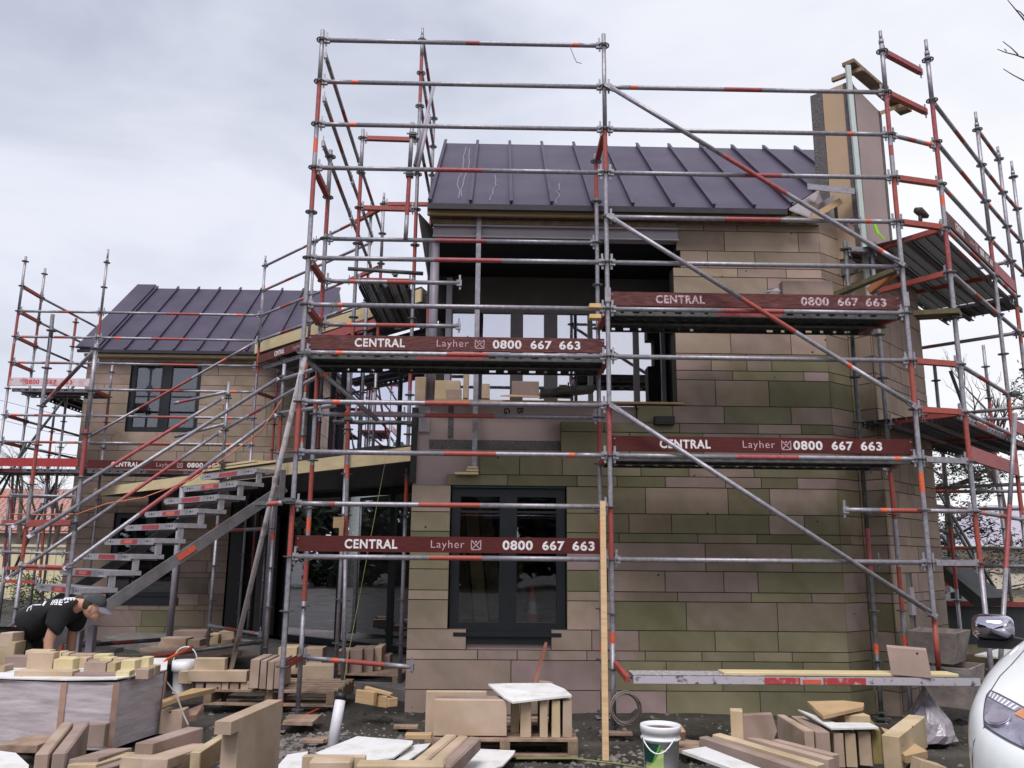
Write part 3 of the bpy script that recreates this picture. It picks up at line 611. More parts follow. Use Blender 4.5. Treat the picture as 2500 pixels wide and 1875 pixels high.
# ================================================================== scaffolding
REDL = mat('salmon sticker', (.60, .14, .10), .5, 0, .15, 30)
GALVL = mat('bright galvanised tread', (.30, .29, .31), .5, .3, .0, 16, c2=(.44, .42, .45))
LAT = lambda i: 7.05-.5*i                       # rosette levels shared by every run of the scaffold
TUBES = [GALV, RED, TAPE, GALVD, REDP]
def rosette_mesh():
    b = MB(); n = 20; ro, ri, h = .062, .050, .005
    def annulus(r0, r1):
        i = len(b.v)
        for z in (-h, h):
            for r in (r0, r1):
                b.v += [Vector((r*math.cos(2*math.pi*j/n), r*math.sin(2*math.pi*j/n), z)) for j in range(n)]
        for j in range(n):
            k = (j+1) % n
            b.face([i+n+j, i+j, i+k, i+n+k]); b.face([i+2*n+j, i+3*n+j, i+3*n+k, i+2*n+k]); b.face([i+n+j, i+n+k, i+3*n+k, i+3*n+j]); b.face([i+j, i+2*n+j, i+2*n+k, i+k])
    annulus(ri, ro); annulus(.0238, .036)
    for k in range(8):
        t = k*math.pi/4+.39; d = Vector((math.cos(t), math.sin(t), 0)); s = Vector((-d.y, d.x, 0))*.004
        b.obox(d*.034-s-Vector((0, 0, h*.9)), s*2, d*.018, (0, 0, h*1.8))
    return b.mesh('rosette', GALVD)
ROS = rosette_mesh()
sr = random.Random(77)
def standard(root, x, y, z0, z1, bands=(), spigot=0., zoff=.05, zlo=None, mats=TUBES, base=True, ros=True, name='standard'):
    b = MB(); ln = z1-z0
    b.tube((x, y, z0), (x, y, z1), .0242, 12, [((a-z0)/ln, (c-z0)/ln, m) for a, c, m in bands])
    if spigot: b.tube((x, y, z1), (x, y, z1+spigot), .0185, 10); b.tube((x, y, z1-.03), (x, y, z1+.02), .027, 12)
    if base and z0 < .1: b.box(x-.07, x+.07, y-.07, y+.07, z0-.01, z0)
    o = b.build(name, mats, root)
    if ros:
        z = zoff
        while z < z1+.01:
            if z > z0+.03: inst(ROS, 'rosette', o, (x, y, z))
            z += .5
    return o
def heads(b, p, q):
    p, q = Vector(p), Vector(q); d = (q-p).normalized()
    for o, s in ((p, 1), (q, -1)):
        b.bar(o+d*s*.028, o+d*s*.085, .034, .068); b.bar(o+d*s*.046+Vector((0, 0, -.075)), o+d*s*.050+Vector((0, 0, .095)), .022, .007, up=d.cross(Vector((0, 0, 1))))
def rband(L_):
    r = sr.random(); c = .42+sr.random()*.16; h = .07+sr.random()*.06
    bs = [(c-h, c+h, 1)] if r < .8 else []
    if sr.random() < .75: t = sr.choice((.11, .13, .86, .88)); bs.append((t-.06/L_, t+.06/L_, 2))
    return bs
def ledger(root, p, q, bands=None, name='ledger', trim=True):
    p, q = Vector(p), Vector(q); d = (q-p).normalized(); b = MB(); L_ = (q-p).length
    b.tube(p+d*.05, q-d*.05, .0242, 12, rband(L_) if bands is None else bands); b.cur = 0; heads(b, p, q)
    return b.build(name, TUBES, root)
def transom(root, p, q, c=1, free=False):
    p, q = Vector(p), Vector(q); d = (q-p).normalized(); b = MB(); b.cur = c
    up = Vector((0, 0, 1)); s = d.cross(up).normalized()
    a0, a1 = p+d*.06, q-d*.06
    b.bar(a0+s*.026, a1+s*.026, .005, .056); b.bar(a0-s*.026, a1-s*.026, .005, .056); b.bar(a0-up*.026, a1-up*.026, .047, .005)
    b.cur = 0; heads(b, p, q)
    return b.build('transom', TUBES, root)
def brace(root, p, q, bands=None):
    p, q = Vector(p), Vector(q); b = MB(); d = (q-p).normalized()
    b.tube(p+d*.07, q-d*.07, .0242, 12, rband(2) if bands is None else bands); b.cur = 0
    for o, s in ((p, 1), (q, -1)): b.bar(o, o+d*s*.10, .045, .014, up=(0, -1, 0)); b.bar(o+d*s*.04, o+d*s*.12, .03, .05)
    return b.build('brace', TUBES, root)
def tube_part(root, p, q, name='tube', bands=(), r=.0242, mats=TUBES, n=12):
    b = MB(); b.tube(p, q, r, n, bands); return b.build(name, mats, root)
def coupler(root, p, s=.05):
    b = MB(); p = Vector(p); b.box(p.x-s*.8, p.x+s*.8, p.y-s*.8, p.y+s*.8, p.z-s*.55, p.z+s*.55); b.bar(p+Vector((-s*1.3, -s*.9, 0)), p+Vector((s*1.3, -s*.9, 0)), .014, .014); b.bar(p+Vector((s*.9, -s, -s)), p+Vector((s*.9, -s, s*1.1)), .016, .016)
    return b.build('coupler', GALVD, root)
def deck(root, p, q, inward, count, holes=True, red=True, w_=.32, name='deck_plank', perf=False, gap=.012, edge=None):
    """steel planks from p to q, laid side by side in the inward direction; side flanges have real round and long holes"""
    p, q = Vector(p), Vector(q); d = (q-p).normalized(); L_ = (q-p).length; v = Vector(inward).normalized(); up = Vector((0, 0, 1))
    out_ = []
    for k in range(count):
        o = p+v*(k*(w_+gap)); b = MB()
        top = MB(); top.poly([o+d*.03, o+d*(L_-.03), o+d*(L_-.03)+v*w_, o+d*.03+v*w_])
        for s in (0, w_-.004):
            e = o+v*s
            b.obox(e+d*.03-up*.018, d*(L_-.06), v*.004, up*.018); b.obox(e+d*.03-up*.065, d*(L_-.06), v*.004, up*.022)
            u = .03; pos = []
            hs = [.16+.145*i for i in range(int((L_-.3)/.145))]
            hs = [h for i, h in enumerate(hs) if not (len(hs)*.36 < i < len(hs)*.60)] if red else hs
            for i, h in enumerate(hs):
                wd = .034 if i % 3 == 1 else .018
                if h-wd > u: b.obox(e+d*u-up*.043, d*(h-wd-u), v*.004, up*.025)
                u = h+wd
            b.obox(e+d*u-up*.043, d*(L_-.03-u), v*.004, up*.025)
            b.obox(e+d*.03-up*.067, d*(L_-.06), v*(.03 if s == 0 else -.03), up*.003)
            if red:
                b.cur = 1; sgn = -1 if s == 0 else 1
                b.obox(e+v*(-.0015 if s == 0 else .004)+d*L_*.37-up*.06, d*L_*.22, v*.0015, up*.056); b.cur = 0
        b.obox(o+v*.04+d*.03-up*.03, d*(L_-.06), v*.004, up*.028); b.obox(o+v*(w_*.5)+d*.03-up*.03, d*(L_-.06), v*.004, up*.028); b.obox(o+v*(w_-.05)+d*.03-up*.03, d*(L_-.06), v*.004, up*.028)
        pl = b.build(name, [edge or GALVD, REDP], root)
        ms = top.mesh('perforated_sheet', PERF if perf else GALVD, off_of(root))
        if perf:
            a = ms.attributes.new('uvw', 'FLOAT_VECTOR', 'CORNER'); uv = [(.03, 0, 0), (L_-.03, 0, 0), (L_-.03, w_, 0), (.03, w_, 0)]
            for i, c in enumerate(uv): a.data[i].vector = c
        t = bpy.data.objects.new('perforated_sheet', ms); col.objects.link(t); t.parent = pl
        out_.append(pl)
    return out_
def toeboard(root, p, q, z, up_h=.15, m=BROWN, words='full', tm=WHITEP, label=None, cx=None, tilt=0., wide=True):
    """board on edge from p to q with stencilled lettering; the reader stands on the side d x up"""
    p, q = Vector((*p[:2], z)), Vector((*q[:2], z)); d = (q-p).normalized(); L_ = (q-p).length; n = d.cross(Vector((0, 0, 1))); up = Vector((0, 0, 1))
    b = MB(); b.obox(p+d*.03, d*(L_-.06), n*-.032, up*up_h); t = b.build('toe_board', m, root)
    b = MB()
    for u in (.05, L_-.055):
        for zz in (.035, up_h-.035): b.obox(p+d*u+up*zz-n*.001, d*.013, n*.005, up*.013)
    b.build('bolts', GALV, t)
    if label: t['label'] = label
    h = up_h*.60; zb = up*(up_h*.20)
    if words in ('full', 'split'):
        lettering(t, 'CENTRAL', p+d*(.165*L_)+zb, d, up, .165*L_, h, tm)
        lettering(t, '0800', p+d*((.655 if cx is None else cx)*L_)+zb, d, up, .095*L_, h, tm); o = (.655 if cx is None else cx)
        lettering(t, '667', p+d*((o+.125)*L_)+zb, d, up, .07*L_, h, tm); lettering(t, '663', p+d*((o+.22)*L_)+zb, d, up, .07*L_, h, tm)
    if words == 'full':
        lettering(t, 'Layher', p+d*(.435*L_)+up*(up_h*.14), d, up, .105*L_, h*1.05, PINKP, -.005); emblem(t, p+d*(.562*L_)+zb, d, up, h, PINKP)
    if words == 'central':
        lettering(t, 'CENTRAL', p+d*(.30*L_)+zb, d, up, .16*L_, h, tm); lettering(t, 'Layher', p+d*(.60*L_)+up*(up_h*.14), d, up, .11*L_, h*1.05, PINKP, -.005)
    if words == 'digits':
        lettering(t, '0800', p+d*(.21*L_)+zb, d, up, .165*L_, h, tm); lettering(t, '667', p+d*(.45*L_)+zb, d, up, .13*L_, h, tm); lettering(t, '663', p+d*(.64*L_)+zb, d, up, .125*L_, h, tm)
    return t

# ---- front run: three bays of standards, A left, B middle, C right, with an inner row 0.73 m behind
FR = thing('scaffold', 'tallest scaffold run standing straight in front of the stone wall with brown lettered boards', 'scaffold', (3.07, .3, 0))
XA, XB, XC = 0., 3.07, 6.14
standard(FR, XA, 0, .0, 7.17, [(6.05, 6.55, 4), (5.72, 5.88, 2), (5.05, 5.55, 4), (2.55, 3.05, 1), (1.55, 2.05, 1), (.18, .27, 2)])
standard(FR, XB, 0, .0, 7.19, [(5.55, 6.05, 1), (2.55, 3.05, 4), (1.55, 2.05, 1), (.78, .88, 2)])
standard(FR, XC, 0, .55, 7.17, [(6.05, 6.55, 4), (5.8, 5.92, 4), (5.05, 5.55, 1), (3.05, 3.55, 1), (2.22, 2.42, 2), (.55, 1.02, 1)], spigot=.13)
standard(FR, XA, .73, .0, 6.13, [(5.1, 5.5, 4), (4.05, 4.5, 4), (3.1, 3.5, 1), (2.08, 2.5, 1), (1.8, 1.95, 2), (1.1, 1.5, 1)])
standard(FR, XB-.01, .73, .0, 6.14, [(5.58, 6.02, 1), (2.6, 3.0, 1), (1.6, 2.0, 1), (.62, .72, 2)])
standard(FR, 5.92, .80, .0, 5.15, [(1.45, 1.9, 4), (.62, .72, 2)], mats=[GALVD, RED, TAPE, GALVD, REDP])
standard(FR, 6.24, .83, .0, 5.12, [(2.0, 2.5, 1), (1.05, 1.5, 1), (.7, .8, 2)])
Y0 = 0.
for i in (0, 1, 2, 3, 5, 6, 8, 9, 10, 11):
    sp = {0: [(.51, .56, 4), (.9, .925, 2)], 1: [(.10, .125, 2)], 2: [(.10, .125, 2)], 3: [(.41, .58, 4)], 5: [(.42, .65, 4)], 6: [(.095, .11, 2)], 8: [(.40, .55, 1), (.095, .12, 2)], 9: [(.47, .64, 1), (.88, .9, 2)], 10: [(.39, .59, 1), (.1, .12, 4)], 11: [(.43, .60, 1)]}[i]
    ledger(FR, (XA, Y0, LAT(i)), (XB, Y0, LAT(i)), sp)
for i in (1, 2, 3, 4, 5, 6, 7, 9, 11):
    sp = {1: [(.08, .105, 2), (.42, .56, 4)], 2: [(.86, .88, 2)], 3: [(.48, .61, 4)], 4: [(.40, .60, 4), (.90, .92, 2)], 5: [], 6: [(.38, .59, 4)], 7: [], 9: [(.40, .61, 4), (.93, .95, 2)], 11: []}[i]
    ledger(FR, (XB, Y0, LAT(i)), (XC, Y0, LAT(i)), sp)
ledger(FR, (XA, Y0, LAT(7)), (XB, Y0, LAT(7)), [(.47, .61, 1), (.095, .12, 2)])
ledger(FR, (XA, .73, 5.05), (XB, .73, 5.05), [(.40, .59, 4)])
ledger(FR, (XA, .73, 3.05), (XB, .73, 3.05), [(.38, .63, 1), (.09, .11, 2)])
ledger(FR, (XA, .73, 4.55), (1.57, .73, 4.55), [(.45, .65, 1), (.17, .22, 2)]); ledger(FR, (XA, .73, 4.05), (1.57, .73, 4.05), [(.38, .68, 1), (.16, .2, 2)])
ledger(FR, (5.35, .1, 2.05), (6.72, .14, 2.05), [(.28, .34, 2), (.36, .62, 1)])
ledger(FR, (XA, .73, .55), (1.2, .40, .50), [(.26, .33, 2), (.38, .76, 1)])
for x, zs in ((XA, (5.55, 4.55, 4.05, 3.55, .55)), (XB, (6.05, 4.05, 3.55, 2.55)), (XC, (4.05, 2.55, 1.55))):
    for z in zs: transom(FR, (x, 0, z), (x if x < 6 else 5.95, .73, z), 1 if sr.random() < .8 else 0)
for z in (5.05, 2.55): transom(FR, (5.92, .8, z), (6.24, .83, z), 0)
yb = -.06
brace(FR, (XB, yb, LAT(1)), (XC, yb, LAT(5)), [(.40, .62, 4), (.93, .945, 2)])
brace(FR, (XB, yb, LAT(4)), (XC, yb, LAT(8)), [(.44, .62, 1), (.79, .805, 2)])
brace(FR, (XB, yb, LAT(8)), (XC, yb, LAT(12)), [])
# brackets and decks
deck(FR, (XA, .08, 3.575), (XB, .08, 3.575), (0, 1, 0), 2); deck(FR, (XB, .08, 4.075), (XC, .08, 4.075), (0, 1, 0), 2); deck(FR, (XB, .08, 2.575), (XC, .08, 2.575), (0, 1, 0), 2, red=False, name='deck_plank')
tube_part(FR, (XA+.03, .15, 3.5), (XA+.68, .66, 2.98), 'bracket', [(.2, .25, 2)]); 
toeboard(FR, (XA, .055), (XB, .055), 3.60, m=BROWNW, label='worn brown board with the lettering on the middle left lift', cx=.62)
toeboard(FR, (XB, .055), (XC, .055), 4.105, m=BROWNW, words='split', label='faded red-brown board on the upper right lift', tm=mat('worn stencil paint', (.62, .52, .56), .75, 0, .0, 45, c2=(.24, .10, .11), lo=.42, hi=.6))
toeboard(FR, (XB, .055), (XC, .055), 2.605, m=BROWN, label='brown board on the lower right lift crossed by a brace', cx=.60)
toeboard(FR, (XA, .055), (XB, .055), 1.60, m=BROWN, label='clean brown board on the lowest left lift', cx=.66)
# end plates of the board at the right standard
for x, z in ((XC, 4.12), (XB, 4.12)):
    b = MB(); b.box(x-.03, x+.03, -.032, -.027, z, z+.15); b.build('end_plate', GALV, FR)
# leaning raker against the left standard
g = at(543, 1722, Z=0.0); tube_part(FR, g, (XA+.05, -.07, 3.52), 'raker', mats=[mat('mortar spattered tube', (.42, .385, .40), .8, .1, .0, 6, c2=(.20, .17, .16), lo=.52, hi=.62)], r=.026)
coupler(FR, (XA-.02, -.06, 2.07)); coupler(FR, (XA+.04, -.05, 3.52))
q = at(638, 1232, Y=-.1); tube_part(FR, q, (XA-.08, -.08, 2.05), 'tube', [(.3, .8, 1)])
coupler(FR, q, .055)
# vertical tubes beside the left return and clamps
tube_part(FR, at(1007, 300, Y=.62), at(990, 585, Y=.62), 'tube', [(.4, .8, 4)]); tube_part(FR, at(850, 656, Y=1.4), at(1033, 668, Y=1.4), 'tube', mats=[GALVD]); coupler(FR, at(1008, 331, Y=.62)); coupler(FR, at(1000, 427, Y=.62)); coupler(FR, at(965, 672, Y=1.4), .03)
tube_part(FR, at(813, 1030, Y=1.45), at(1020, 1033, Y=1.45), 'tube', mats=[GALVD]); coupler(FR, at(850, 1025, Y=1.45)); coupler(FR, at(1003, 1035, Y=1.45))
tube_part(FR, at(853, 870, Y=1.5), at(838, 1660, Y=1.2), 'tube', [(.17, .33, 1), (.36, .40, 2), (.52, .60, 1)]); 
for yy in (895, 1048, 1158, 1258, 1467, 1574): inst(ROS, 'rosette', FR, at(853-(yy-870)*.019, yy, Y=1.45))
tube_part(FR, at(1059, 210, Y=1.9), at(1013, 405, Y=1.6), 'tube', mats=[PIPEC]); tube_part(FR, at(1048, 280, Y=1.75), at(1018, 420, Y=1.5), 'tube', mats=[PIPEC])

# ---- side run going back along the left of the main wing
SD = thing('scaffold', 'narrow scaffold run going back along the left end of the main roof', 'scaffold', (.4, 3.2, 0))
for x, y, z1, bd, sp in ((.10, 2.15, 7.18, [(5.6, 6.5, 1), (4.1, 4.5, 1), (2.6, 3.0, 1)], 0), (.85, 2.17, 8.60, [(7.6, 8.3, 4), (5.1, 6.0, 1), (3.6, 4.0, 4), (2.2, 2.5, 2)], .14), (.10, 4.27, 7.1, [(5.6, 6.0, 4), (4.6, 5.0, 1)], .14), (.86, 4.25, 8.62, [(6.1, 7.0, 4), (5.0, 5.5, 1), (3.5, 4.0, 1)], 0), (-.15, 4.6, 7.1, [], .12)):
    standard(SD, x, y, .1 if y < 3 else 2.9, z1, bd, sp)
for i, ys_, ye in ((0, .24, 5.4), (1, .30, 4.45), (2, .38, 4.45)):
    ledger(SD, (-.02, ys_, LAT(i)), (-.06, (ys_+ye)/2, LAT(i)), [(.45, .62, 4), (.2, .24, 2)]); ledger(SD, (-.06, (ys_+ye)/2, LAT(i)), (-.08, ye, LAT(i)), [(.3, .5, 4), (.1, .13, 2)])
for z in (8.55, 8.05, 7.55, 7.05): ledger(SD, (.86, 2.17, z), (.87, 4.25, z), [(.3, .55, 4), (.8, .85, 2)])
for z in (7.05, 6.05, 5.05): transom(SD, (.10, 2.15, z), (.85, 2.17, z), 1)
transom(SD, (.10, 4.27, 7.05), (.86, 4.25, 7.05), 1); transom(SD, (.14, 2.15, 3.30), (.84, 2.17, 3.30), 1)
transom(SD, (-.55, 5.0, 7.0), (.10, 4.27, 7.0), 1); transom(SD, (-.55, 5.0, 6.0), (.10, 4.27, 6.0), 4)
deck(SD, (.14, 2.15, 5.02), (.14, 4.25, 5.02), (1, 0, 0), 2, perf=True, edge=GALVD)
tube_part(SD, (.50, 2.1, 4.97), (.52, 4.2, 4.97), 'tube', mats=[GALVD]); coupler(SD, at(972, 800, Y=1.7), .05)
toeboard(SD, (-.35, 4.9), (.12, 4.3), 5.06, m=REDP, words='none', label='reddish board under the perforated planks')

# ---- left run in front of the left wing, and the diagonal link to the side run
LF = thing('scaffold', 'lower scaffold wrapped around the left wing with a long diagonal brace and a pale board', 'scaffold', (-4.6, 7.4, 0))
LYs = 7.2
for x, y, z1, bd, sp in ((-7.18, LYs, 7.15, [(5.5, 6.0, 4), (4.6, 5.4, 1)], 0), (-7.2, 7.93, 7.17, [(5.5, 6.0, 4)], 0), (-5.62, LYs, 7.1, [(5.6, 6.0, 1)], .22), (-2.60, 7.26, 7.1, [(4.9, 5.4, 1), (3.6, 3.7, 2)], .16), (-6.46, 7.93, 6.15, [(5.55, 6.1, 1)], 0), (-5.65, 7.95, 5.25, [(3.9, 4.4, 1)], 0), (-2.4, 7.95, 5.4, [(3.2, 4.9, 4), (2.0, 2.4, 1)], 0), (-1.45, 7.6, 5.3, [(3.4, 4.4, 1)], 0), (-2.65, 8.05, 3.2, [(1.1, 1.9, 1)], 0), (-6.0, 7.95, 3.0, [(.9, 1.9, 1)], 0), (-7.4, 9.3, 5.0, [(3, 4, 4)], 0), (-6.5, 9.3, 5.0, [(2.5, 3.3, 4)], 0)):
    standard(LF, x, y, -.02, z1, bd, sp)
for i in (2, 3, 4, 6, 7, 9, 10, 11):
    ledger(LF, (-7.18, LYs, LAT(i)), (-5.62, LYs, LAT(i)))
for i in (2, 3, 4, 5, 6, 7):
    ledger(LF, (-5.62, LYs, LAT(i)), (-2.60, 7.26, LAT(i)))
for i in (1, 2, 3, 4, 6, 7): transom(LF, (-7.18, LYs, LAT(i)), (-7.2, 7.93, LAT(i)), 1)
for i in (1, 2, 3, 6, 7): ledger(LF, (-7.2, 7.93, LAT(i)), (-7.1, 10.5, LAT(i)))
for x in (-5.62, -2.6):
    for z in (4.55, 3.05): transom(LF, (x, LYs, z), (x-.02 if x < -5 else -2.4, 7.95, z), 1)
deck(LF, (-7.18, 7.28, 4.575), (-5.62, 7.28, 4.575), (0, 1, 0), 2, edge=GALV); toeboard(LF, (-7.18, 7.16), (-5.62, 7.16), 4.60, m=PALEB, words='digits', tm=REDT, label='washed out pale board with red digits')
deck(LF, (-6.46, 8.2, 4.60), (-6.46, 10.2, 4.60), (-1, 0, 0), 2)
deck(LF, (-8.4, 7.28, 3.065), (-5.62, 7.28, 3.065), (0, 1, 0), 2, edge=GALV); deck(LF, (-5.62, 7.28, 3.065), (-2.6, 7.32, 3.065), (0, 1, 0), 2, edge=GALV)
toeboard(LF, (-8.4, 7.16), (-5.68, 7.16), 3.10, m=REDB, words='none', label='plain bright red board at the far left'); toeboard(LF, (-5.60, 7.16), (-2.58, 7.2), 3.08, m=BROWN, label='brown lettered board partly hidden by the stair handrails', cx=.62)
brace(LF, (-5.6, 7.1, LAT(6)-.45), (-2.62, 7.18, 5.52), [(.30, .62, 4), (.8, .83, 2)])
for p, q in (((-7.9, 7.9, 2.2), (-6.5, 8.4, 5.0)), ((-8.3, 8.2, .8), (-7.0, 7.7, 3.6))): tube_part(LF, p, q, 'brace', mats=[GALVD])
dl0, dl1 = Vector((-2.60, 7.26, 0)), Vector((-.11, 4.63, 0))
dm = dl0.lerp(dl1, .5)
for z in (7.05, 6.55, 6.05, 5.55):
    zz = Vector((0, 0, z)); ledger(LF, dl0+zz, dm+zz); ledger(LF, dm+zz, dl1+zz)
standard(LF, dm.x, dm.y, 2.85, 7.1, [(4.0, 5.0, 1), (3.4, 3.5, 2)])
dd = (dl1-dl0).normalized(); dn = Vector((.707, .707, 0))
deck(LF, dl0+dn*.1+Vector((0, 0, 5.065)), dl1+dn*.1+Vector((0, 0, 5.065)), dn, 2, red=True, edge=GALV)
toeboard(LF, dl0-dn*.02, dm+dd*.4-dn*.02, 5.10, m=BROWNW, words='central', label='short brown board running diagonally behind the leaning raker')
toeboard(LF, dm+dd*.42-dn*.02, dl1-dn*.02, 5.10, m=REDP, words='none', label='reddish board behind the middle left standard')
for z in (1.05, .55): ledger(LF, (-2.2, 4.45, z+.85 if z > 1 else z), (-1.05, 3.1, z+.85 if z > 1 else z), [(.35, .6, 1), (.85, .9, 2)])
# low transoms at the far left
for (x0, y0), (x1, y1), z, c in (((20, 1208), (190, 1213), 0, 0), ((0, 1274), (165, 1272), 0, 1), ((0, 1347), (160, 1352), 0, 0), ((10, 1387), (160, 1389), 0, 1), ((5, 1418), (95, 1421), 0, 1)):
    p, q = at(x0, y0, Y=6.6), at(x1, y1, Y=6.6); (transom if c else ledger)(LF, p, q)
for px0, py0, px1, py1, bd in ((22, 1215, 0, 1500, [(.35, .6, 4)]), (118, 1150, 95, 1440, [(.5, .9, 1)]), (33, 1120, 20, 1420, [(.2, .5, 4)])): tube_part(LF, at(px0, py0, Y=7.6), at(px1, py1, Y=7.6), 'standard', bd)
tube_part(LF, at(135, 1180, Y=8.0), at(20, 1420, Y=8.0), 'brace', mats=[GALVD])

# ---- stair tower climbing to the porch roof
ST = thing('scaffold_stair', 'steel scaffold stair with red banded treads and sloping handrails', 'stair', (-2.6, 2.7, 0))
SB1, SN, ST1, ST2 = Vector((-3.88, 2.46, 0)), Vector((-2.74, 1.38, 0)), Vector((-2.17, 4.42, 0)), Vector((-.98, 3.05, 0))
for q, z0, z1, bd, sp in ((SB1, 0., 4.45, [(2.4, 2.95, 1), (1.45, 1.9, 1), (4.3, 4.45, 3)], 0), (SN, 0., 3.95, [(2.42, 2.95, 4), (.35, .9, 1), (1.8, 1.9, 3)], 0), (ST1, 0., 4.15, [(2.4, 2.6, 1), (1.9, 2.0, 1)], 0), (ST2, 0., 4.13, [(2.92, 3.38, 1), (1.75, 1.85, 2)], 0)):
    standard(ST, q.x, q.y, z0, z1, bd, sp, zoff=.4)
tube_part(ST, (SB1.x, SB1.y, 4.1), (SB1.x-.01, SB1.y, 4.62), 'tube', mats=[GALVD])
Z = lambda z: Vector((0, 0, z))
def rail(p, q, ext0, bands):
    d = (q-p).normalized(); return brace(ST, p-d*ext0, q, bands)
k_ = Vector((-.05, -.05, 0))
rail(SN+k_+Z(1.38), ST2+k_+Z(3.42), .0, [(.02, .30, 0), (.30, .60, 4)]); rail(SN+k_+Z(2.03), ST2+k_+Z(3.92), .50, [])
rail(SB1+k_+Z(1.30), ST1+k_+Z(3.38), .10, [(.48, .78, 4)]); rail(SB1+k_+Z(1.93), ST1+k_+Z(3.90), .12, [(.42, .80, 4)])
ledger(ST, SB1+Z(3.4), SN+Z(3.9), [(.18, .22, 2), (.3, .55, 4)])
ledger(ST, SB1+Z(1.4), SN+Z(1.4), [(.1, .4, 1), (.55, .95, 1)]); transom(ST, SB1+Z(1.9), SN+Z(1.9), 1)
tube_part(ST, ST1+Z(3.42), at(800, 905, Y=1.2), 'handrail', [(.3, .42, 4)]); tube_part(ST, ST1+Vector((-1.0, .5, 3.9)), ST1+Z(4.0), 'handrail', [(.1, .3, 4)]); tube_part(ST, ST1+Vector((-.9, .4, 3.35)), ST1+Z(3.5), 'handrail')
tube_part(ST, ST2+Z(3.45), at(815, 990, Y=1.0), 'handrail'); tube_part(ST, ST2+Z(3.92), at(780, 898, Y=1.2), 'handrail')
for q, z in ((ST1, 3.95), (ST1, 3.45), (ST2, 3.95), (ST2, 3.45), (SN, 2.02)): coupler(ST, q+Z(z), .04)
su, sw = Vector((.707, .707, 0)), Vector((-.707, .707, 0))
r9 = Vector((-1.16, 2.64, 2.655)); TW = 1.46
for k in range(9):
    o = r9-su*(.243*k)-Vector((0, 0, .183*k)); up = Vector((0, 0, 1)); b = MB()
    b.obox(o-up*.012, sw*TW, su*.30, up*.012)                      # tread sheet
    for e in (0, .296): 
        b.obox(o+su*e-up*.022, sw*TW, su*.004, up*.010); b.obox(o+su*e-up*.070, sw*TW, su*.004, up*.022); u = 0
        for h, wd in ((.10, .012), (.17, .022), (.24, .012), (TW-.24, .012), (TW-.17, .022), (TW-.10, .012)):
            b.obox(o+su*e+sw*u-up*.048, sw*(h-wd-u), su*.004, up*.026); u = h+wd
        b.obox(o+su*e+sw*u-up*.048, sw*(TW-u), su*.004, up*.026); b.obox(o+su*(e-.012)-up*.074, sw*TW, su*.028, up*.004)
    b.obox(o-sw*.05-up*.055, sw*.05, su*.36, up*.05); b.obox(o+sw*TW-up*.055, sw*.05, su*.36, up*.05)
    b.obox(o-sw*.04+su*.02-up*.19, sw*.03, su*.04, up*.135); b.obox(o-sw*.04+su*.30, sw*.03, su*.03, up*.13)
    b.cur = 1; b.obox(o+sw*.46-su*.0016-up*.066, sw*.50, su*.0016, up*.055); b.cur = 2
    if k % 2 == 1 or k == 8: b.obox(o+sw*.60-su*.003-up*.058, sw*.24, su*.0014, up*.04)
    b.build('tread', [GALVL, mat('tread red', (.36, .05, .065), .6, 0, .2, 30) if k == 0 else bpy.data.materials['tread red'], REDL], ST)
for s in (-.06, TW+.03):
    p, q = r9+sw*s+su*.42+Vector((0, 0, -.02)), r9+sw*s-su*2.75+Vector((0, 0, -2.4)); b = MB(); b.bar(p+Vector((0, 0, -.20)), q, .03, .13); b.build('stringer', mat('stringer steel', (.185, .175, .185), .6, .2, .25, 7) if s < 0 else bpy.data.materials['stringer steel'], ST)
b = MB(); b.obox(r9-sw*.09+su*.33-Vector((0, 0, .42)), sw*.03, su*.07, (0, 0, .42)); b.build('post', bpy.data.materials['stringer steel'], ST)
t_ = .50; p = r9-sw*.0795+su*.42+Vector((0, 0, -.20)); d_ = (-su*3.17+Vector((0, 0, -2.2))).normalized()
b = MB(); b.bar(p+sw*-.003+d_*1.42, p+sw*-.003+d_*1.66, .004, .07); b.build('label_sticker', TAPE, ST)

# ---- right run turned 45 degrees around the chimney
RT = thing('scaffold', 'scaffold run turned diagonally behind the right corner beside the chimney', 'scaffold', (8, 1.8, 0))
D_, E_, F_, G_ = Vector((6.72, .14, 0)), Vector((8.14, 1.63, 0)), Vector((8.9, 2.42, 0)), Vector((9.43, 2.95, 0))
ind = Vector((-.707, .707, 0))
standard(RT, D_.x, D_.y, .0, 7.13, [(5.6, 6.5, 4), (5.3, 5.42, 2), (4.58, 5.02, 4), (2.55, 3.05, 1), (1.5, 2.05, 1)], .17)
standard(RT, E_.x, E_.y, .0, 7.12, [(5.05, 5.5, 4), (3.1, 3.5, 1), (2.1, 3.0, 1)], .18)
standard(RT, F_.x, F_.y, .0, 7.12, [(4.4, 4.9, 1), (2.6, 3.0, 4)], .12)
standard(RT, G_.x, G_.y, .0, 7.12, [(5.1, 5.6, 4)], .18)
for q, z1, bd in ((E_+ind*1.09, 5.4, [(3.2, 3.9, 1)]), (F_+ind*1.09, 4.3, [(1.2, 2.0, 1)]), (Vector((8.6, 4.6, 0)), 4.6, [(2.9, 3.5, 1), (1.6, 2.2, 1)]), (Vector((9.6, 4.4, 0)), 4.9, [(3, 4, 4)]), (Vector((8.1, 3.9, 0)), 4.1, [(1.3, 2.3, 1)])):
    standard(RT, q.x, q.y, .0, z1, bd)
for i in (1, 2, 3, 4): ledger(RT, D_+Z(LAT(i)), E_+Z(LAT(i)))
for i in (0, 1, 2, 3, 4, 5): ledger(RT, E_+Z(LAT(i)), F_+Z(LAT(i)))
for i in (5, 7, 8, 10): ledger(RT, D_+Z(LAT(i)), E_+Z(LAT(i)))
